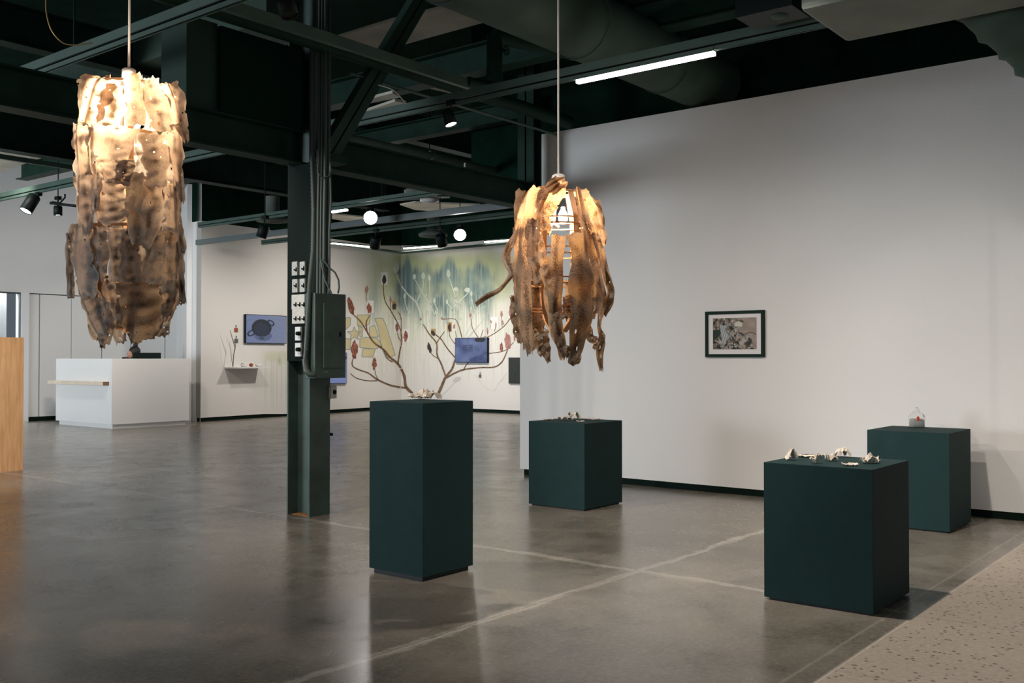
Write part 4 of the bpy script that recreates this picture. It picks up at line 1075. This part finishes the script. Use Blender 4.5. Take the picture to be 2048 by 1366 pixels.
for s, hj in ((-1, 9), (1, 13)):
    h0 = J[hj][0]
    for f in range(4):
        a0 = h0 + rt * (f - 1.5) * .018
        skinned('finger', [(a0, .009), (a0 - hf * .045 - Z * .004, .008), (a0 - hf * (.07 + .006 * (1 if f in (1, 2) else 0)) - Z * .02, .007)], [(0, 1), (1, 2)], PT, M_skin, 1)
    skinned('thumb', [(h0 + hf * .03 - rt * s * .02, .010), (h0 - rt * s * .05 - hf * .01, .009), (h0 - rt * s * .055 - hf * .035, .008)], [(0, 1), (1, 2)], PT, M_skin, 1)
skinned('jacket', [(B + Z * .90, .17, .13), (B + Z * 1.12, .15, .12), (B + Z * 1.29 + lean * .5, .165, .12), (B + Z * 1.345 + lean * .9, .085)] + [(B + Z * 1.305 + rt * s * .18 + lean * .5 if k == 0 else B + Z * 1.04 + rt * s * .23 - hf * .05 if k == 1 else B + Z * 1.01 + rt * s * .18 - hf * .25, .062 - .008 * k) for s in (-1, 1) for k in range(3)],
        [(0, 1), (1, 2), (2, 3), (2, 4), (4, 5), (5, 6), (2, 7), (7, 8), (8, 9)], PT, M_cloth)
q = MB(); hc = Vector((hd.x, hd.y, hd.z + .015)) + rt * .012 + hf * .01
for (c_, r_) in ((hc, .112), (hc + Z * .125 + rt * .015, .048)):
    n_ = 18; vs = []
    for i in range(n_ + 1):
        th = PI * i / n_
        for k in range(n_):
            ph = 2 * PI * k / n_; vs.append(c_ + (rt * math.sin(th) * math.cos(ph) + hf * math.sin(th) * math.sin(ph) + Z * math.cos(th)) * r_)
    q.add(vs, [(i * n_ + k, i * n_ + (k + 1) % n_, (i + 1) * n_ + (k + 1) % n_, (i + 1) * n_ + k) for i in range(n_) for k in range(n_)], True)
q.build('hair', M_hair, PT)
fc = Vector((hd.x, hd.y, hd.z - .045)) - hf * .07 - rt * .055
q = MB(); q.lathe(fc, [(.001, .07), (.035, .055), (.055, .02), (.055, -.02), (.04, -.06), (.02, -.075), (.001, -.08)], 16); q.build('face', M_skin, PT)
q = MB()
for s in (-.02, .022): q.lathe(fc - hf * .05 + rt * s + Z * .01, [(.001, .008), (.006, .005), (.008, 0), (.006, -.005), (.001, -.008)], 8)
q.build('eyes', M_hair, PT)
q = MB(); q.prism([fc - hf * .05 + Z * .01, fc - hf * .05 - Z * .015 - rt * .009, fc - hf * .05 - Z * .015 + rt * .009], -hf * .012); q.build('nose', M_skin, PT)
q = MB(); q.obox(fc - hf * .052 - Z * .035, rt * .014, hf * .004, Z * .004); q.build('mouth', M_rust, PT)

# orange plywood box at left
pr = gp(46, 940.5)
PH = at(45, 675, (pr - CAMP).dot(hf)).z
tag(boxo('plywood_partition', M_ply, (pr.x - 2.2, pr.x, pr.y, pr.y + .5, 0, PH)), 'orange plywood partition box at the left edge of the room', 'partition')

# ------------------------------------------------------------------ back gallery wall: screens, shelf, tags
def onA(px, py, off=0.0): return onpl(px, py, A0 + nA * off, nA)
def onB(px, py, off=0.0): return onu(px, py, A1.x - off)
dA = (A1 - A0).normalized()
def wallpt(px, py, off=0.0):
    return onA(px, py, off) if px < 802 else onB(px, py, off)
def tv(fn, n, x0, y0, x1, y1, label, paint, th=.07, nx=110, ny=64):
    c = [fn(x0, y0, th), fn(x1, y0, th), fn(x1, y1, th), fn(x0, y1, th)]
    # square it up
    zt_ = (c[0].z + c[1].z) / 2; zb_ = (c[2].z + c[3].z) / 2
    for p in (c[0], c[1]): p.z = zt_
    for p in (c[2], c[3]): p.z = zb_
    c[3].x, c[3].y = c[0].x, c[0].y; c[2].x, c[2].y = c[1].x, c[1].y
    t = thing('wall_screen', label, 'screen', (c[2] + c[3]) / 2 - n * th, 'screens on the far walls')
    q = MB(); q.prism(c, -n * (th - .02)); q.build('screen_case', M_blackplastic, t)
    e = (c[1] - c[0]).normalized(); W_ = (c[1] - c[0]).length; H_ = zt_ - zb_; bz = .012
    vs = []; cols = []
    for j in range(ny + 1):
        for i in range(nx + 1):
            u_, v_ = i / nx, j / ny
            vs.append(c[0] + e * (bz + (W_ - 2 * bz) * u_) - Z * (bz + (H_ - 2 * bz) * v_) + n * .003)
            cols.append(srgb(*[max(0, min(255, k * g_)) for k, g_ in zip(paint(u_, v_, W_ / H_), (.94, .95, .90))]))
    q = MB(); q.add(vs, [(j * (nx + 1) + i, (j + 1) * (nx + 1) + i, (j + 1) * (nx + 1) + i + 1, j * (nx + 1) + i + 1) for j in range(ny) for i in range(nx)])
    q.build('screen_picture', M_screen, t, colors=cols)
    return t
M_screen = attr_mat('lit_screen', .6, .9)
def pot(u, v, ar):
    g = noise.noise(Vector((u * 20, v * 14, 1))) * 8
    c = [112 + 14 * u + g, 124 + 10 * u + g, 170 + g]
    def oval(cx, cy, a, b, rot=0):
        X, Y = (u - cx) * ar, v - cy; ca, sa = math.cos(rot), math.sin(rot); X, Y = X * ca + Y * sa, -X * sa + Y * ca
        return (X / a) ** 2 + (Y / b) ** 2
    if ((u - .41) / .22) ** 2 + ((v - .74) / .19) ** 2 < 1: c = [88, 98, 142]
    for cx, cy, rot in ((.12, .66, .5), (.60, .27, -.5)):
        o1 = (((u - cx) * math.cos(rot) + (v - cy) * math.sin(rot)) / .085) ** 2 + ((-(u - cx) * math.sin(rot) + (v - cy) * math.cos(rot)) / .125) ** 2
        if o1 < 1: c = [22, 36, 62]
        if o1 < .35: c = [112, 124, 168]
    if ((u - .375) / .245) ** 2 + ((v - .46) / .315) ** 2 < 1:
        c = [14, 30, 40]
        if ((u - .385) / .19) ** 2 + ((v - .51) / .23) ** 2 < 1:
            k = noise.noise(Vector((u * 90, v * 70, 5))) * 30; c = [26 + k, 40 + k, 66 + k]
    if abs(u - .38) < .06 and .80 < v < .87: c = [50, 58, 78]
    return c
tv(lambda x, y, o_: onA(x, y, o_), nA, 491.5, 630, 573.5, 687, 'wall screen showing a dark cooking pot on a blue ground', pot)
def hands(u, v, ar):
    g = noise.noise(Vector((u * 3, v * 3, 2))) * 34 + noise.noise(Vector((u * 9, v * 6, 4))) * 12
    c = [96 + g, 110 + g, 165 + g]
    for k in range(7):
        if abs(v - .30 - .035 * k + .25 * (u - .3) * (1 if k % 2 else -.3)) < .010 and .08 + .03 * k < u < .55: c = [48, 58, 92]
    if ((u - .78) / .17) ** 2 + ((v - .07) / .10) ** 2 < 1: c = [30, 40, 48]
    if v > .62 + .2 * math.sin(u * 3.5) and u > .45: c = [70 + g, 84 + g, 138 + g]
    return c
tv(lambda x, y, o_: onB(x, y, o_), nB, 910, 675.5, 975, 725.5, 'wall screen showing blue hands and twigs in the middle of the mural', hands)
def arc(u, v, ar):
    X, Y = (u - 1.0) * ar, v - 1.9; r_ = math.hypot(X, Y)
    return [40, 52, 80] if abs(r_ - 1.75) < .05 else ([118, 132, 190] if r_ < 1.75 else [100, 112, 170])
tv(lambda x, y, o_: onA(x, y, o_), nA, 612, 705, 694, 768, 'wall screen mostly hidden behind the column and panel box', arc, nx=60, ny=40)
# dark panel at the right end of the mural
a = onB(1017, 715, .05); b_ = onB(1062, 768, .05)
q = MB(); q.box(A1.x - .05, A1.x - .002, b_.y, a.y, b_.z, a.z); tag(q.build('dark_panel', mat('dark_slate_panel', (.022, .028, .026), .7, nscale=20, namt=.2)), 'dark slate panel on the mural wall at the end of the right wall', 'panel')
def tile(px, py, s, m, lb, fn, n, group='small squares with thread'):
    c = fn(px, py, .012); D = (c - CAMP).dot(hf); h = s * D / F / 2
    e = Vector((n.y, -n.x, 0)); t = thing('hanging_swatch', lb, 'swatch', c, group)
    q = MB(); q.obox(c, e * h, n * .008, Z * h); q.build('square', m, t)
    q = MB(); q.tube([c + Z * h, c + Z * h * 1.9, c + Z * h * 2.4 + e * h * .15], .006, 5); q.tube([c + Z * h * 1.5, c + Z * h * 2.5 - e * h * .2], .006, 5); q.build('thread', M_twig, t)
tile(472.3, 660, 8, M_rust, 'small rust-red square left of the pot screen', onA, nA)
tile(472.6, 681.5, 8, M_greytile, 'small grey-green square below the rust-red one', onA, nA)
tile(960, 752, 6, M_greytile, 'small dark square below the hands screen on the mural', onB, nB)
# wall shelf
s0 = onA(449, 734, 0); s1 = onA(516, 733, 0); zs = s0.z; e = dA
q = MB(); q.prism([Vector((s0.x, s0.y, zs)), Vector((s1.x, s1.y, zs)), Vector((s1.x, s1.y, zs)) + nA * .42, Vector((s0.x, s0.y, zs)) + nA * .42], -Z * .03)
tag(q.build('wall_shelf', M_white), 'white floating shelf on the back wall below the pot screen', 'shelf')
sc_ = Vector((s0.x, s0.y, zs)); SW = (s1 - s0).length
def onshelf(t, off=.2): return sc_ + e * SW * t + nA * off
p = onshelf(.06); q = MB(); q.tube([p, p + Z * .25 + e * .02, p + Z * .42 + e * .06, p + Z * .62 - e * .02, p + Z * .78 - e * .08], [.010, .010, .012, .008, .005], 6); q.tube([p + Z * .42 + e * .06, p + Z * .52 + e * .07], [.009, .004], 6); q.tube([p, p + Z * .3 - e * .06, p + Z * .55 - e * .09], [.005, .004, .003], 5)
tag(q.build('upright_twig', M_twig), 'thin bare twig standing on the left of the wall shelf', 'twig')
for t_, lb in ((.38, 'small clear bowl holding a dark twig on the wall shelf'), (.82, 'small clear bowl on the right of the wall shelf')):
    p = onshelf(t_); q = MB(); q.lathe(p, [(.001, .002), (.05, .002), (.085, .06), (.08, .06), (.045, .01), (.001, .01)], 20)
    tag(q.build('glass_bowl', mat('thin_bowl_glass', (.72, .72, .72), .15)), lb, 'bowl', 'bowls on the wall shelf')
p = onshelf(.6); q = MB(); q.lathe(p, [(.001, .0), (.03, .005), (.048, .04), (.03, .075), (.001, .08)], 16); tag(q.build('seed_ball', M_rust), 'small brown ball between the bowls on the wall shelf', 'ball')
p = onshelf(.34); q = MB(); q.tube([p + Z * .07 - e * .03, p + Z * .05 + e * .1], .008, 6); tag(q.build('short_twig', M_twig), 'short dark twig resting in the left bowl on the wall shelf', 'twig')

# ------------------------------------------------------------------ mural
MT = thing('mural', 'painted mural of sumac branches on a green and grey-blue dripping ground', 'mural', (A1.x, A1.y, 0))
random.seed(3)
def sm(a, b, x):
    t = max(0, min(1, (x - a) / (b - a))); return t * t * (3 - 2 * t)
def nz_(x, y, z): return noise.noise(Vector((x, y, z)))
def fb(x, y, z): return nz_(x, y, z) + .5 * nz_(2 * x, 2 * y, z + 3) + .25 * nz_(4 * x, 4 * y, z + 7)
def lerp(a, b, t): return tuple(a[i] + (b[i] - a[i]) * t for i in range(3))
W_lin = WALLC
YG = (.42, .45, .26); YG2 = (.60, .62, .42); BL = (.10, .15, .155); BL2 = (.23, .31, .27); DR = (.52, .57, .46)
def mural_col(x, y):
    n = fb(x * .02, y * .02, 1); str_ = nz_(x * .28, y * .006, 5); str2 = nz_(x * .65, y * .01, 9)
    c = W_lin
    # vertical washes reaching down
    left = sm(700, 770, x + 18 * n); right = 1 - sm(1010, 1065, x + 10 * n)
    topm = sm(492, 520, y + 10 * n + (0 if x > 760 else (760 - x) * .5))
    endy = 700 + 50 * nz_(x * .09, 0, 2) + 60 * str2 + (40 if 770 < x < 930 else 0)
    vert = 1 - sm(endy - 150, endy + 20, y)
    a = topm * left * right * vert
    c = lerp(c, YG2, .85 * a * (.75 + .5 * str_))
    # lower thin drips
    drip = (1 if str2 > .12 else 0) * (.5 + .5 * nz_(x * 1.3, 0, 4))
    de = 770 + 60 * nz_(x * .5, 3, 3)
    c = lerp(c, DR, max(0, drip) * .8 * sm(700, 745, x) * right * sm(600, 660, y) * (1 - sm(de - 40, de, y)))
    # strong olive crown
    cr = sm(735, 800, x + 14 * n) * (1 - sm(985, 1050, x + 14 * n)) * sm(494, 525, y + 8 * n) * (1 - sm(560, 625, y + 25 * n))
    c = lerp(c, YG, min(1, cr * 1.0))
    # grey-blue clouds with drips
    top = 530 + 26 * nz_(x * .035, 0, 8) + 14 * nz_(x * .1, 1, 8)
    bot = 655 + 34 * nz_(x * .06, 5, 8) + 42 * str2
    b = sm(top - 8, top + 16, y) * (1 - sm(bot - 50, bot, y)) * sm(772, 800, x + 12 * n) * (1 - sm(975, 1003, x + 12 * n))
    hole = .62 + .9 * fb(x * .03, y * .018, 20)
    b *= max(.42, min(1, hole + .25 + .35 * str_))
    c = lerp(c, lerp(BL, BL2, min(1, max(0, .45 + str_ * 1.1 + sm(600, 670, y) * .7))), min(1, b * 1.05))
    # pale streaks
    if str2 > .22 and y > 590: c = lerp(c, (.62, .66, .55), .45 * b)
    # left blue puff
    pf = math.exp(-((x - 748) / 13) ** 2 - ((y - 600) / 42) ** 2) * (.7 + .6 * str2)
    c = lerp(c, BL2, max(0, min(.75, pf)))
    return c
M_mural = attr_mat('mural_paint', .85)
def patch(name, x0, x1, y0, y1, fn, colf, stepx, stepy):
    nx = int((x1 - x0) / stepx); ny = int((y1 - y0) / stepy); vs = []; cols = []
    for j in range(ny + 1):
        for i in range(nx + 1):
            x = x0 + (x1 - x0) * i / nx; y = y0 + (y1 - y0) * j / ny
            vs.append(fn(x, y, .002)); cols.append(colf(x, y))
    q = MB(); q.add(vs, [(j * (nx + 1) + i, (j + 1) * (nx + 1) + i, (j + 1) * (nx + 1) + i + 1, j * (nx + 1) + i + 1) for j in range(ny) for i in range(nx)])
    return q.build(name, M_mural, MT, colors=cols)
patch('painted_ground', 662, 801.7, 491, 812, onA, mural_col, .8, 1.3)
patch('painted_ground', 802.3, 1075, 491, 812, onB, mural_col, .8, 1.3)
def drip_col(x, y):
    c = W_lin; s2 = nz_(x * .55, 0, 31)
    a = sm(520, 536, x + 4 * nz_(y * .1, 0, 1)) * sm(698, 708, y + 4 * nz_(x * .1, 3, 1)) * (1 - sm(716, 728 + 10 * math.exp(-((x - 563) / 12) ** 2), y))
    c = lerp(c, (.62, .62, .46), a * .75)
    if s2 > .08: c = lerp(c, (.52, .54, .42), .5 * sm(715, 722, y) * (1 - sm(780 + 50 * nz_(x * .9, 2, 2), 836, y)) * sm(522, 530, x))
    c = lerp(c, (.38, .46, .36), math.exp(-((x - 559) / 3) ** 2 - ((y - 722) / 8) ** 2) * .8)
    return c
patch('painted_drips', 515, 600, 694, 828, onA, drip_col, .6, 1.2)
ZM = lambda x, y: (640 + .249 * x, 460 + .249 * y)
def ribbon(q, pts, w0, w1, off=.006, wob=.0):
    P_ = spline([Vector((*ZM(x, y), 0)) for x, y in pts], 12); n = len(P_); prev = None
    for i in range(n - 1):
        a, b = P_[i], P_[i + 1]
        def ends(k):
            p = P_[k]; t = (P_[min(k + 1, n - 1)] - P_[max(k - 1, 0)]); t.z = 0; t.normalize(); nn_ = Vector((-t.y, t.x, 0))
            wd = (w0 + (w1 - w0) * k / (n - 1)) * .249 / 2 * (1 + .25 * nz_(p.x * .3, p.y * .3, 2))
            return wallpt(*(p + nn_ * wd).xy, off), wallpt(*(p - nn_ * wd).xy, off)
        if (a.x - 802) * (b.x - 802) < 0: continue
        e0, e1_ = ends(i), ends(i + 1)
        q.add([e0[0], e0[1], e1_[1], e1_[0]], [(0, 1, 2, 3)])
def blob(q, cx, cy, rx, ry, tilt=0, off=.008, n=14, rag=.12, seed=0):
    X0, Y0 = ZM(cx, cy); rx *= .249; ry *= .249; ps = []
    for k in range(n):
        a = 2 * PI * k / n; r_ = 1 + rag * nz_(math.cos(a) * 2, math.sin(a) * 2, seed * 1.3 + cx)
        tap = 1 - .45 * max(0, -math.sin(a)) ** 2
        x = rx * math.cos(a) * r_ * tap; y = ry * math.sin(a) * r_
        x, y = x * math.cos(tilt) - y * math.sin(tilt), x * math.sin(tilt) + y * math.cos(tilt)
        ps.append((X0 + x, Y0 + y))
    f = wallpt if abs(X0 - 802) > 14 else (onA if X0 < 802 else onB)
    q.add([f(x, y, off) for x, y in ps], [tuple(range(n))])
M_bbrown = mat('brown_branch_paint', (.17, .10, .055), .8, nscale=9, namt=.45)
M_bwhite = mat('pale_branch_paint', (.50, .55, .46), .85, nscale=5, namt=.12)
M_sumac = mat('red_sumac_paint', (.25, .09, .055), .8, nscale=24, namt=.9)
M_sumacdark = mat('dark_sumac_paint', (.05, .035, .035), .8, nscale=25, namt=.5)
M_pink = mat('pink_bud_paint', (.40, .20, .17), .8, nscale=20, namt=.35)
M_yel = mat('yellow_letter_paint', (.60, .52, .30), .85, nscale=3, namt=.1)
M_faint = mat('faint_grey_paint', (.55, .54, .52), .85)
M_out = mat('grey_outline_paint', (.30, .34, .32), .85)
M_paper = mat('white_print_paper', (.76, .75, .74), .8)
M_kraft = mat('brown_print_paper', (.42, .27, .10), .8)
browns = [([(742, 1312), (690, 1258), (675, 1170), (630, 1080), (560, 1020), (510, 960), (430, 900), (380, 820), (330, 740), (270, 680)], 24, 8),
 ([(692, 1268), (640, 1262), (560, 1245), (460, 1200), (390, 1150), (320, 1125), (265, 1095), (260, 1050), (275, 1025)], 16, 6), ([(460, 1210), (380, 1210), (310, 1195), (270, 1175), (245, 1150)], 9, 4),
 ([(440, 1110), (448, 1160), (470, 1205)], 5, 6), ([(625, 1080), (640, 980), (655, 900), (650, 820), (620, 740), (570, 650), (520, 560), (510, 430)], 12, 6), ([(655, 900), (630, 860), (622, 820)], 6, 4), ([(650, 850), (655, 720), (625, 655)], 6, 4),
 ([(585, 1060), (545, 1035), (520, 985), (490, 930)], 9, 6), ([(384, 840), (375, 740), (405, 680)], 7, 5), ([(375, 800), (368, 745), (395, 690)], 4, 4), ([(375, 505), (370, 545), (380, 575)], 5, 4), ([(570, 650), (565, 610), (568, 585)], 5, 4),
 ([(942, 1335), (985, 1235), (1010, 1180), (1060, 1115), (1085, 1040)], 24, 13), ([(1085, 1025), (1025, 955), (975, 880), (940, 850), (905, 820)], 11, 7), ([(1007, 1170), (975, 1080), (940, 1000), (935, 910), (880, 840), (830, 760)], 14, 8),
 ([(935, 910), (960, 870), (1000, 815)], 8, 5), ([(948, 1032), (905, 1005), (890, 980)], 7, 5), ([(1015, 1188), (1080, 1150), (1160, 1120), (1290, 1105), (1400, 1100), (1460, 1060), (1495, 990), (1505, 960)], 14, 7), ([(1150, 1130), (1170, 1090), (1197, 1062)], 9, 6),
 ([(1345, 993), (1450, 978), (1500, 960)], 6, 5), ([(1340, 862), (1400, 830), (1480, 770), (1538, 695)], 6, 5), ([(1270, 862), (1225, 790), (1212, 710)], 7, 4), ([(1138, 862), (1115, 770), (1080, 715), (990, 715), (975, 700)], 7, 4),
 ([(1095, 862), (1088, 810)], 5, 4), ([(1083, 915), (1045, 860), (1040, 820)], 7, 4), ([(1290, 862), (1310, 800)], 4, 3), ([(1310, 862), (1340, 850)], 4, 3), ([(1365, 790), (1372, 755)], 4, 3), ([(1400, 815), (1410, 780)], 4, 3), ([(1462, 780), (1456, 700)], 4, 3), ([(1500, 965), (1555, 900)], 5, 4), ([(640, 665), (652, 720)], 4, 4)]
whites = [([(830, 760), (800, 650), (770, 580), (700, 510), (650, 440), (615, 355)], 17, 9), ([(775, 580), (828, 460), (828, 400)], 8, 6), ([(890, 600), (820, 500), (765, 400)], 9, 5), ([(925, 690), (890, 600), (882, 500), (880, 410)], 9, 5), ([(830, 765), (750, 730), (715, 670), (690, 600), (680, 550)], 11, 6),
 ([(920, 690), (945, 650), (917, 585)], 7, 5), ([(1080, 680), (1050, 620), (1020, 585)], 8, 5), ([(1110, 640), (1080, 510), (1035, 380)], 10, 6), ([(1055, 660), (1100, 590), (1170, 525), (1200, 490)], 10, 6), ([(1060, 700), (1080, 590), (1110, 480)], 6, 5), ([(1240, 660), (1225, 580), (1213, 530)], 7, 4), ([(1190, 862), (1300, 735), (1310, 700), (1270, 655), (1225, 690), (1210, 760), (1170, 850)], 8, 6),
 ([(1140, 862), (1100, 760), (1085, 660)], 9, 6), ([(880, 740), (865, 680)], 6, 4), ([(1235, 660), (1330, 610)], 5, 3), ([(1000, 690), (985, 780)], 4, 3)]
for p_, a_, b_ in whites: q = MB(); ribbon(q, p_, a_, b_, .005); q.build('pale_branch', M_bwhite, MT)
for x, y, rx, ry, tl in ((612, 300, 24, 50, .15), (758, 375, 12, 24, 0), (828, 368, 16, 30, 0), (878, 384, 11, 26, -.1), (1032, 348, 16, 32, -.1), (1020, 575, 8, 20, 0), (680, 530, 10, 24, 0), (718, 675, 9, 22, -.1), (865, 660, 9, 20, 0), (918, 565, 9, 24, 0), (1215, 510, 10, 22, 0), (1213, 632, 9, 20, 0), (1093, 475, 20, 16, .2), (1182, 480, 24, 18, -.2), (930, 662, 8, 16, 0), (1130, 715, 10, 14, .2), (1267, 660, 14, 10, 0), (855, 520, 5, 12, 0)):
    q = MB(); blob(q, x, y, rx, ry, tl, .0055); q.build('pale_flower_head', M_bwhite, MT)
q = MB()
# yellow letter shapes
stars = [(275 + (58 if k % 2 == 0 else 26) * math.sin(k * PI / 5), 835 - (58 if k % 2 == 0 else 26) * math.cos(k * PI / 5)) for k in range(10)]
yel = [[(205, 705), (245, 705), (243, 765), (205, 800)], [(300, 682), (405, 682), (395, 760), (350, 775), (300, 770)], [(440, 708), (502, 708), (528, 760), (605, 1005), (530, 1030), (490, 930), (470, 800)], [(205, 870), (250, 880), (240, 960), (205, 960)], [(320, 870), (370, 860), (460, 870), (500, 930), (450, 955), (320, 945)], [(345, 955), (445, 955), (425, 1022), (335, 1018)], [(395, 780), (440, 765), (470, 860), (400, 860)], [(310, 775), (345, 785), (340, 860), (312, 850)]]
qo = MB()
for pl in [stars] + yel:
    cx = sum(p[0] for p in pl) / len(pl); cy = sum(p[1] for p in pl) / len(pl)
    q = MB(); q.add([wallpt(*ZM(x, y), .0040) for x, y in pl] + [wallpt(*ZM(cx, cy), .0040)], [(i, (i + 1) % len(pl), len(pl)) for i in range(len(pl))])
    qo = MB()
    for i in range(len(pl)): ribbon(qo, [pl[i], pl[(i + 1) % len(pl)]], 6, 7, .0045)
    lo = q.build('yellow_letter_shape', M_yel, MT); qo.build('grey_outline', M_out, MT)
q = MB(); qf = MB()
for p_, a_, b_ in browns: q = MB(); ribbon(q, p_, a_, b_, .009); q.build('brown_branch', M_bbrown, MT)
for pts_, a_, b_ in (([(975, 1330), (1040, 1270), (1100, 1200)], 5, 3), ([(1240, 1160), (1290, 1220), (1330, 1270), (1410, 1300)], 3, 2), ([(1405, 1290), (1430, 1240), (1500, 1150)], 3, 2), ([(1440, 1220), (1500, 1190)], 2, 2)): qf = MB(); ribbon(qf, pts_, a_, b_, .005); qf.build('faint_branch', M_faint, MT)
qf = MB(); blob(qf, 1100, 1200, 36, 20, -.5, .0052)
qf.build('faint_flower_head', M_faint, MT)
def bobs(lst, m, name):
    for i, (x, y, rx, ry, tl) in enumerate(lst):
        q = MB(); blob(q, x, y, rx, ry, tl, .0105, 22, .45, i); q.build(name, m, MT)
bobs([(248, 612, 22, 70, -.22), (397, 630, 18, 46, -.1), (278, 958, 26, 74, 0), (437, 1072, 18, 46, .05), (688, 852, 16, 42, .05), (1457, 942, 13, 38, 0), (619, 782, 12, 34, 0)], M_sumac, 'red_flower_head')
bobs([(516, 398, 17, 38, 0), (878, 945, 16, 42, -.2), (597, 612, 15, 26, 0), (908, 828, 13, 26, -.5), (1040, 782, 12, 34, 0)], M_sumacdark, 'dark_flower_head')
bobs([(375, 478, 13, 32, .15), (567, 560, 8, 28, 0), (1077, 775, 8, 22, 0), (1206, 686, 10, 18, .1), (1345, 810, 7, 28, 0), (1373, 738, 7, 16, 0), (1457, 675, 9, 24, 0), (1528, 650, 12, 48, 0), (1507, 892, 23, 66, -.1), (1562, 868, 8, 26, 0), (982, 712, 10, 12, -.8), (808, 716, 8, 12, .3), (1467, 745, 7, 22, -.1), (1412, 765, 6, 28, 0), (1600, 760, 8, 24, 0)], M_pink, 'pink_bud')
papers = [(515, 388, 27, 50, M_paper, 'white print sheet behind the dark flower head, topmost on the mural'), (597, 606, 17, 36, M_kraft, 'brown print sheet with a dark flower head right of the long thin branch'),
 (619, 776, 25, 52, M_paper, 'white print sheet left of the two below the brown sheet on the mural'), (694, 850, 25, 52, M_paper, 'white print sheet with a red flower head, right of the two'), (1040, 778, 18, 38, M_kraft, 'brown print sheet just above the hands screen'),
 (910, 820, 18, 26, M_kraft, 'small brown print sheet at the fork left of the hands screen'), (1403, 748, 33, 50, M_paper, 'white print sheet right of the hands screen'), (403, 616, 27, 50, M_paper, 'white print sheet above the yellow letters'), (1530, 660, 18, 48, M_paper, 'white print sheet at the right end of the mural')]
for x, y, rx, ry, m, lb in papers:
    X0, Y0 = ZM(x, y); f = onA if X0 < 802 else onB; n_ = nA if X0 < 802 else nB
    q = MB(); q.prism([f(X0 - rx * .249, Y0 - ry * .249, .0072), f(X0 + rx * .249, Y0 - ry * .249, .0072), f(X0 + rx * .249, Y0 + ry * .249, .0072), f(X0 - rx * .249, Y0 + ry * .249, .0072)], n_ * .0006)
    tag(q.build('print_sheet', m), lb, 'print', 'print sheets on the mural')

for o in list(scene.objects):
    if '_o' in o: del o['_o']
